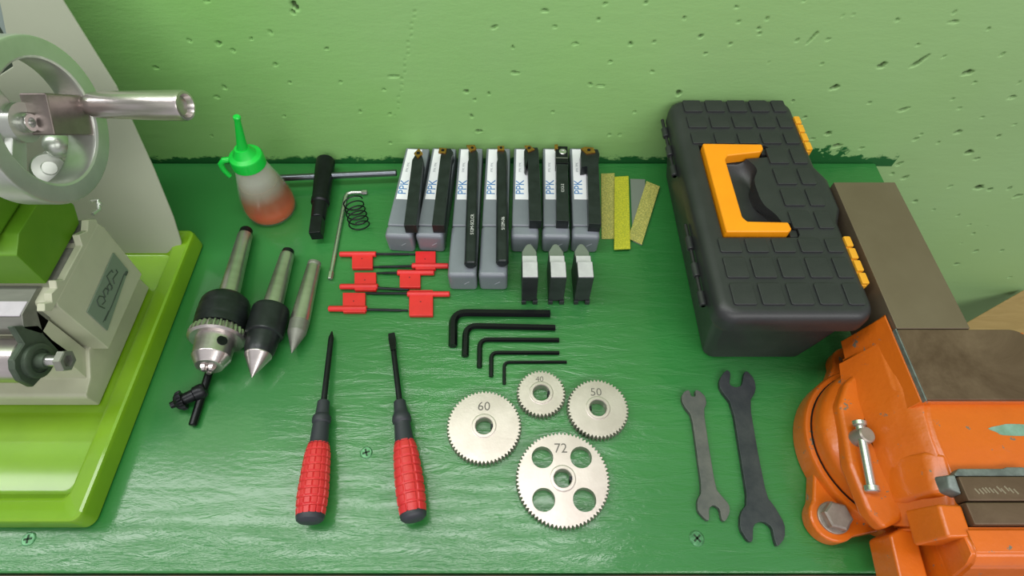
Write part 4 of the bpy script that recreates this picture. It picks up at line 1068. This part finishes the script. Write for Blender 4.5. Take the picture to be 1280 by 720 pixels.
# low side rib going forward-left
pp = [W(x, y, 50) for x, y in ((1047, 505), (1056, 478), (1078, 458), (1112, 500), (1128, 560), (1134, 610), (1126, 652), (1104, 662), (1084, 640), (1060, 580))]
part('raised_boss', slab([(p.x + (p.x - 285) * 0.04, p.y, 40) for p in pp], [(p.x, p.y, 52) for p in pp], 3.2, 3), VISE, V, 'raised cast boss around the locking screw', 60)
part('seam_ring', loops([circ(61.2, 23.0), circ(62.3, 23.0), circ(62.3, 23.5), circ(61.2, 23.5)], False, False), BLACK, V, 'dark seam under the swivelling disc')
gp = [W(x, y, 46) for x, y in ((1112, 668), (1142, 652), (1166, 740), (1130, 745))]
part('slide_guide', slab([(p.x, p.y, 18) for p in gp], [(p.x, p.y, 46) for p in gp], 2, 2), VISE, V, None, 60)
nose_r = slab([(262, 82, 44), (284, 78, 44), (290, 112, 44), (262, 116, 44)], [(276, 84, 78), (288, 80, 84), (290, 108, 86), (280, 112, 80)], 3.5, 3)
part('cast_shoulder', nose_r, VISE, V, None, 60)
part('anvil_support', slab([(266, 136, 42), (384, 136, 42), (384, 198, 42), (286.6, 198, 42), (286.6, 217, 42), (275, 214, 42)], [(285.2, 143, 88), (384, 143, 88), (384, 198, 88), (286.6, 198, 88), (286.4, 214, 88), (285.2, 212, 88)], 1.2, 2), VISE, V, 'orange cast side below the anvil', 50)
# anvil and slide beam
part('anvil', prism([(287, 143), (384, 143), (384, 182)] + [(370 + 14 * cos(radians(a)), 184.5 + 14 * sin(radians(a))) for a in range(10, 91, 10)] + [(287, 198.5)], 88, 92, 1.0, 2), VSTEEL, V, 'worn brown steel anvil face')
part('anvil_edge', box(286.0, 287.1, 142.5, 199, 87.5, 91.9, 0.3), CHIP, V, 'bare grey metal edge')
part('slide_beam', box(287.3, 342.3, 199, 348, 40, 92, 0.8), SLIDE, V, 'long ground steel slide beam')
# jaws
jz = 92.0
part('jaw_backing', prism([(286, 92), (384, 92), (384, 97.5), (345, 97.5), (343, 96), (335, 96), (333, 98), (322, 98), (319, 97), (290, 97), (286, 94)], 78, 89.5, 1.0, 2), CHIP, V, 'bare grey jaw back edge')
jp = part('jaw_plate', box(286, 384, 76.5, 91.6, 66, 91.5, 1.2), VSTEEL, V, 'rear toothed jaw plate')
WORN = plain('worn_bright_tooth', 'A79A86', 0.4, 0.7)
tb_ = bmesh.new()
for k in range(11):
    s_ = box(-0.5, 0.5, -1.8, 1.8, 0, 0.25)
    s_.transform(Matrix.Translation((294 + 2.4 * k + random.uniform(-.4, .4), 83 + random.uniform(-1, 1), 91.4)) @ Matrix.Rotation(radians(28), 4, 'Z'))
    tb_ = join(tb_, s_)
part('tooth_scratches', tb_, WORN, jp)
part('jaw_plate', box(284, 384, 62.5, 76.0, 62, 91.0, 1.4), VSTEEL, V, 'front jaw plate')
part('jaw_corner', slab([(278, 84, 74), (286, 80, 74), (286, 94, 74), (278, 95, 74)], [(280.5, 85, 87), (285.8, 81, 89), (285.8, 93, 90), (281.5, 93, 88.5)], 1.2, 2), CHIP, V, 'chipped grey blue jaw corner')
# moving jaw in front
mv = loops([
    [(280, 30, 20), (400, 30, 20), (400, 61, 20), (280, 61, 20)],
    [(280, 34, 55), (400, 34, 55), (400, 61.5, 55), (280, 61.5, 55)],
    [(277, 40, 80), (398, 40, 80), (398, 61.9, 80), (277, 61.9, 80)],
    [(279, 46, 88), (396, 46, 88), (396, 61.9, 89), (277, 61.9, 89)]])
bmesh.ops.bevel(mv, geom=mv.edges[:], offset=2.2, segments=3, affect='EDGES', clamp_overlap=True)
part('moving_jaw', mv, VISE, V, 'orange moving jaw', 60)
part('jaw_cheek', slab([(262, 55, 60), (282, 55, 60), (284, 75, 60), (264, 77, 60)], [(268, 56, 86), (282, 56, 88), (283.6, 75, 88), (270, 76, 86)], 2, 3), VISE, V, None, 60)
# teal patch on the flat top and chip marks
el = [(344 + 17 * cos(2 * pi * k / 24) + 2 * sin(5 * k), 124 + 4.2 * sin(2 * pi * k / 24), 0) for k in range(24)]
part('paint_patch', prism([(p[0], p[1]) for p in el], 84.9, 85.25), TEAL, V, 'old teal paint showing through')
# locking bolt with T-bar
n0 = W(1079, 545, 58)
part('lock_screw', rev((n0.x - 2, n0.y, 44), (n0.x + 1, n0.y, 63), [(0, 9), (4, 9), (5, 6.5), (13, 6.5), (18, 6.0), (19, 5)], 24), BOLT, V, 'steel locking screw')
a, b = W(1074, 529, 60), W(1090, 612, 57); ln = (b - a).length
part('lock_bar', rev(a, b, [(-2, 3.6), (-1.2, 4.8), (1.5, 4.8), (2.5, 3.0), (ln - 3, 3.0), (ln - 2.4, 4.8), (ln + 1, 5.0), (ln + 1.8, 4.0)], 24), CHROME, V, 'bright steel locking bar')
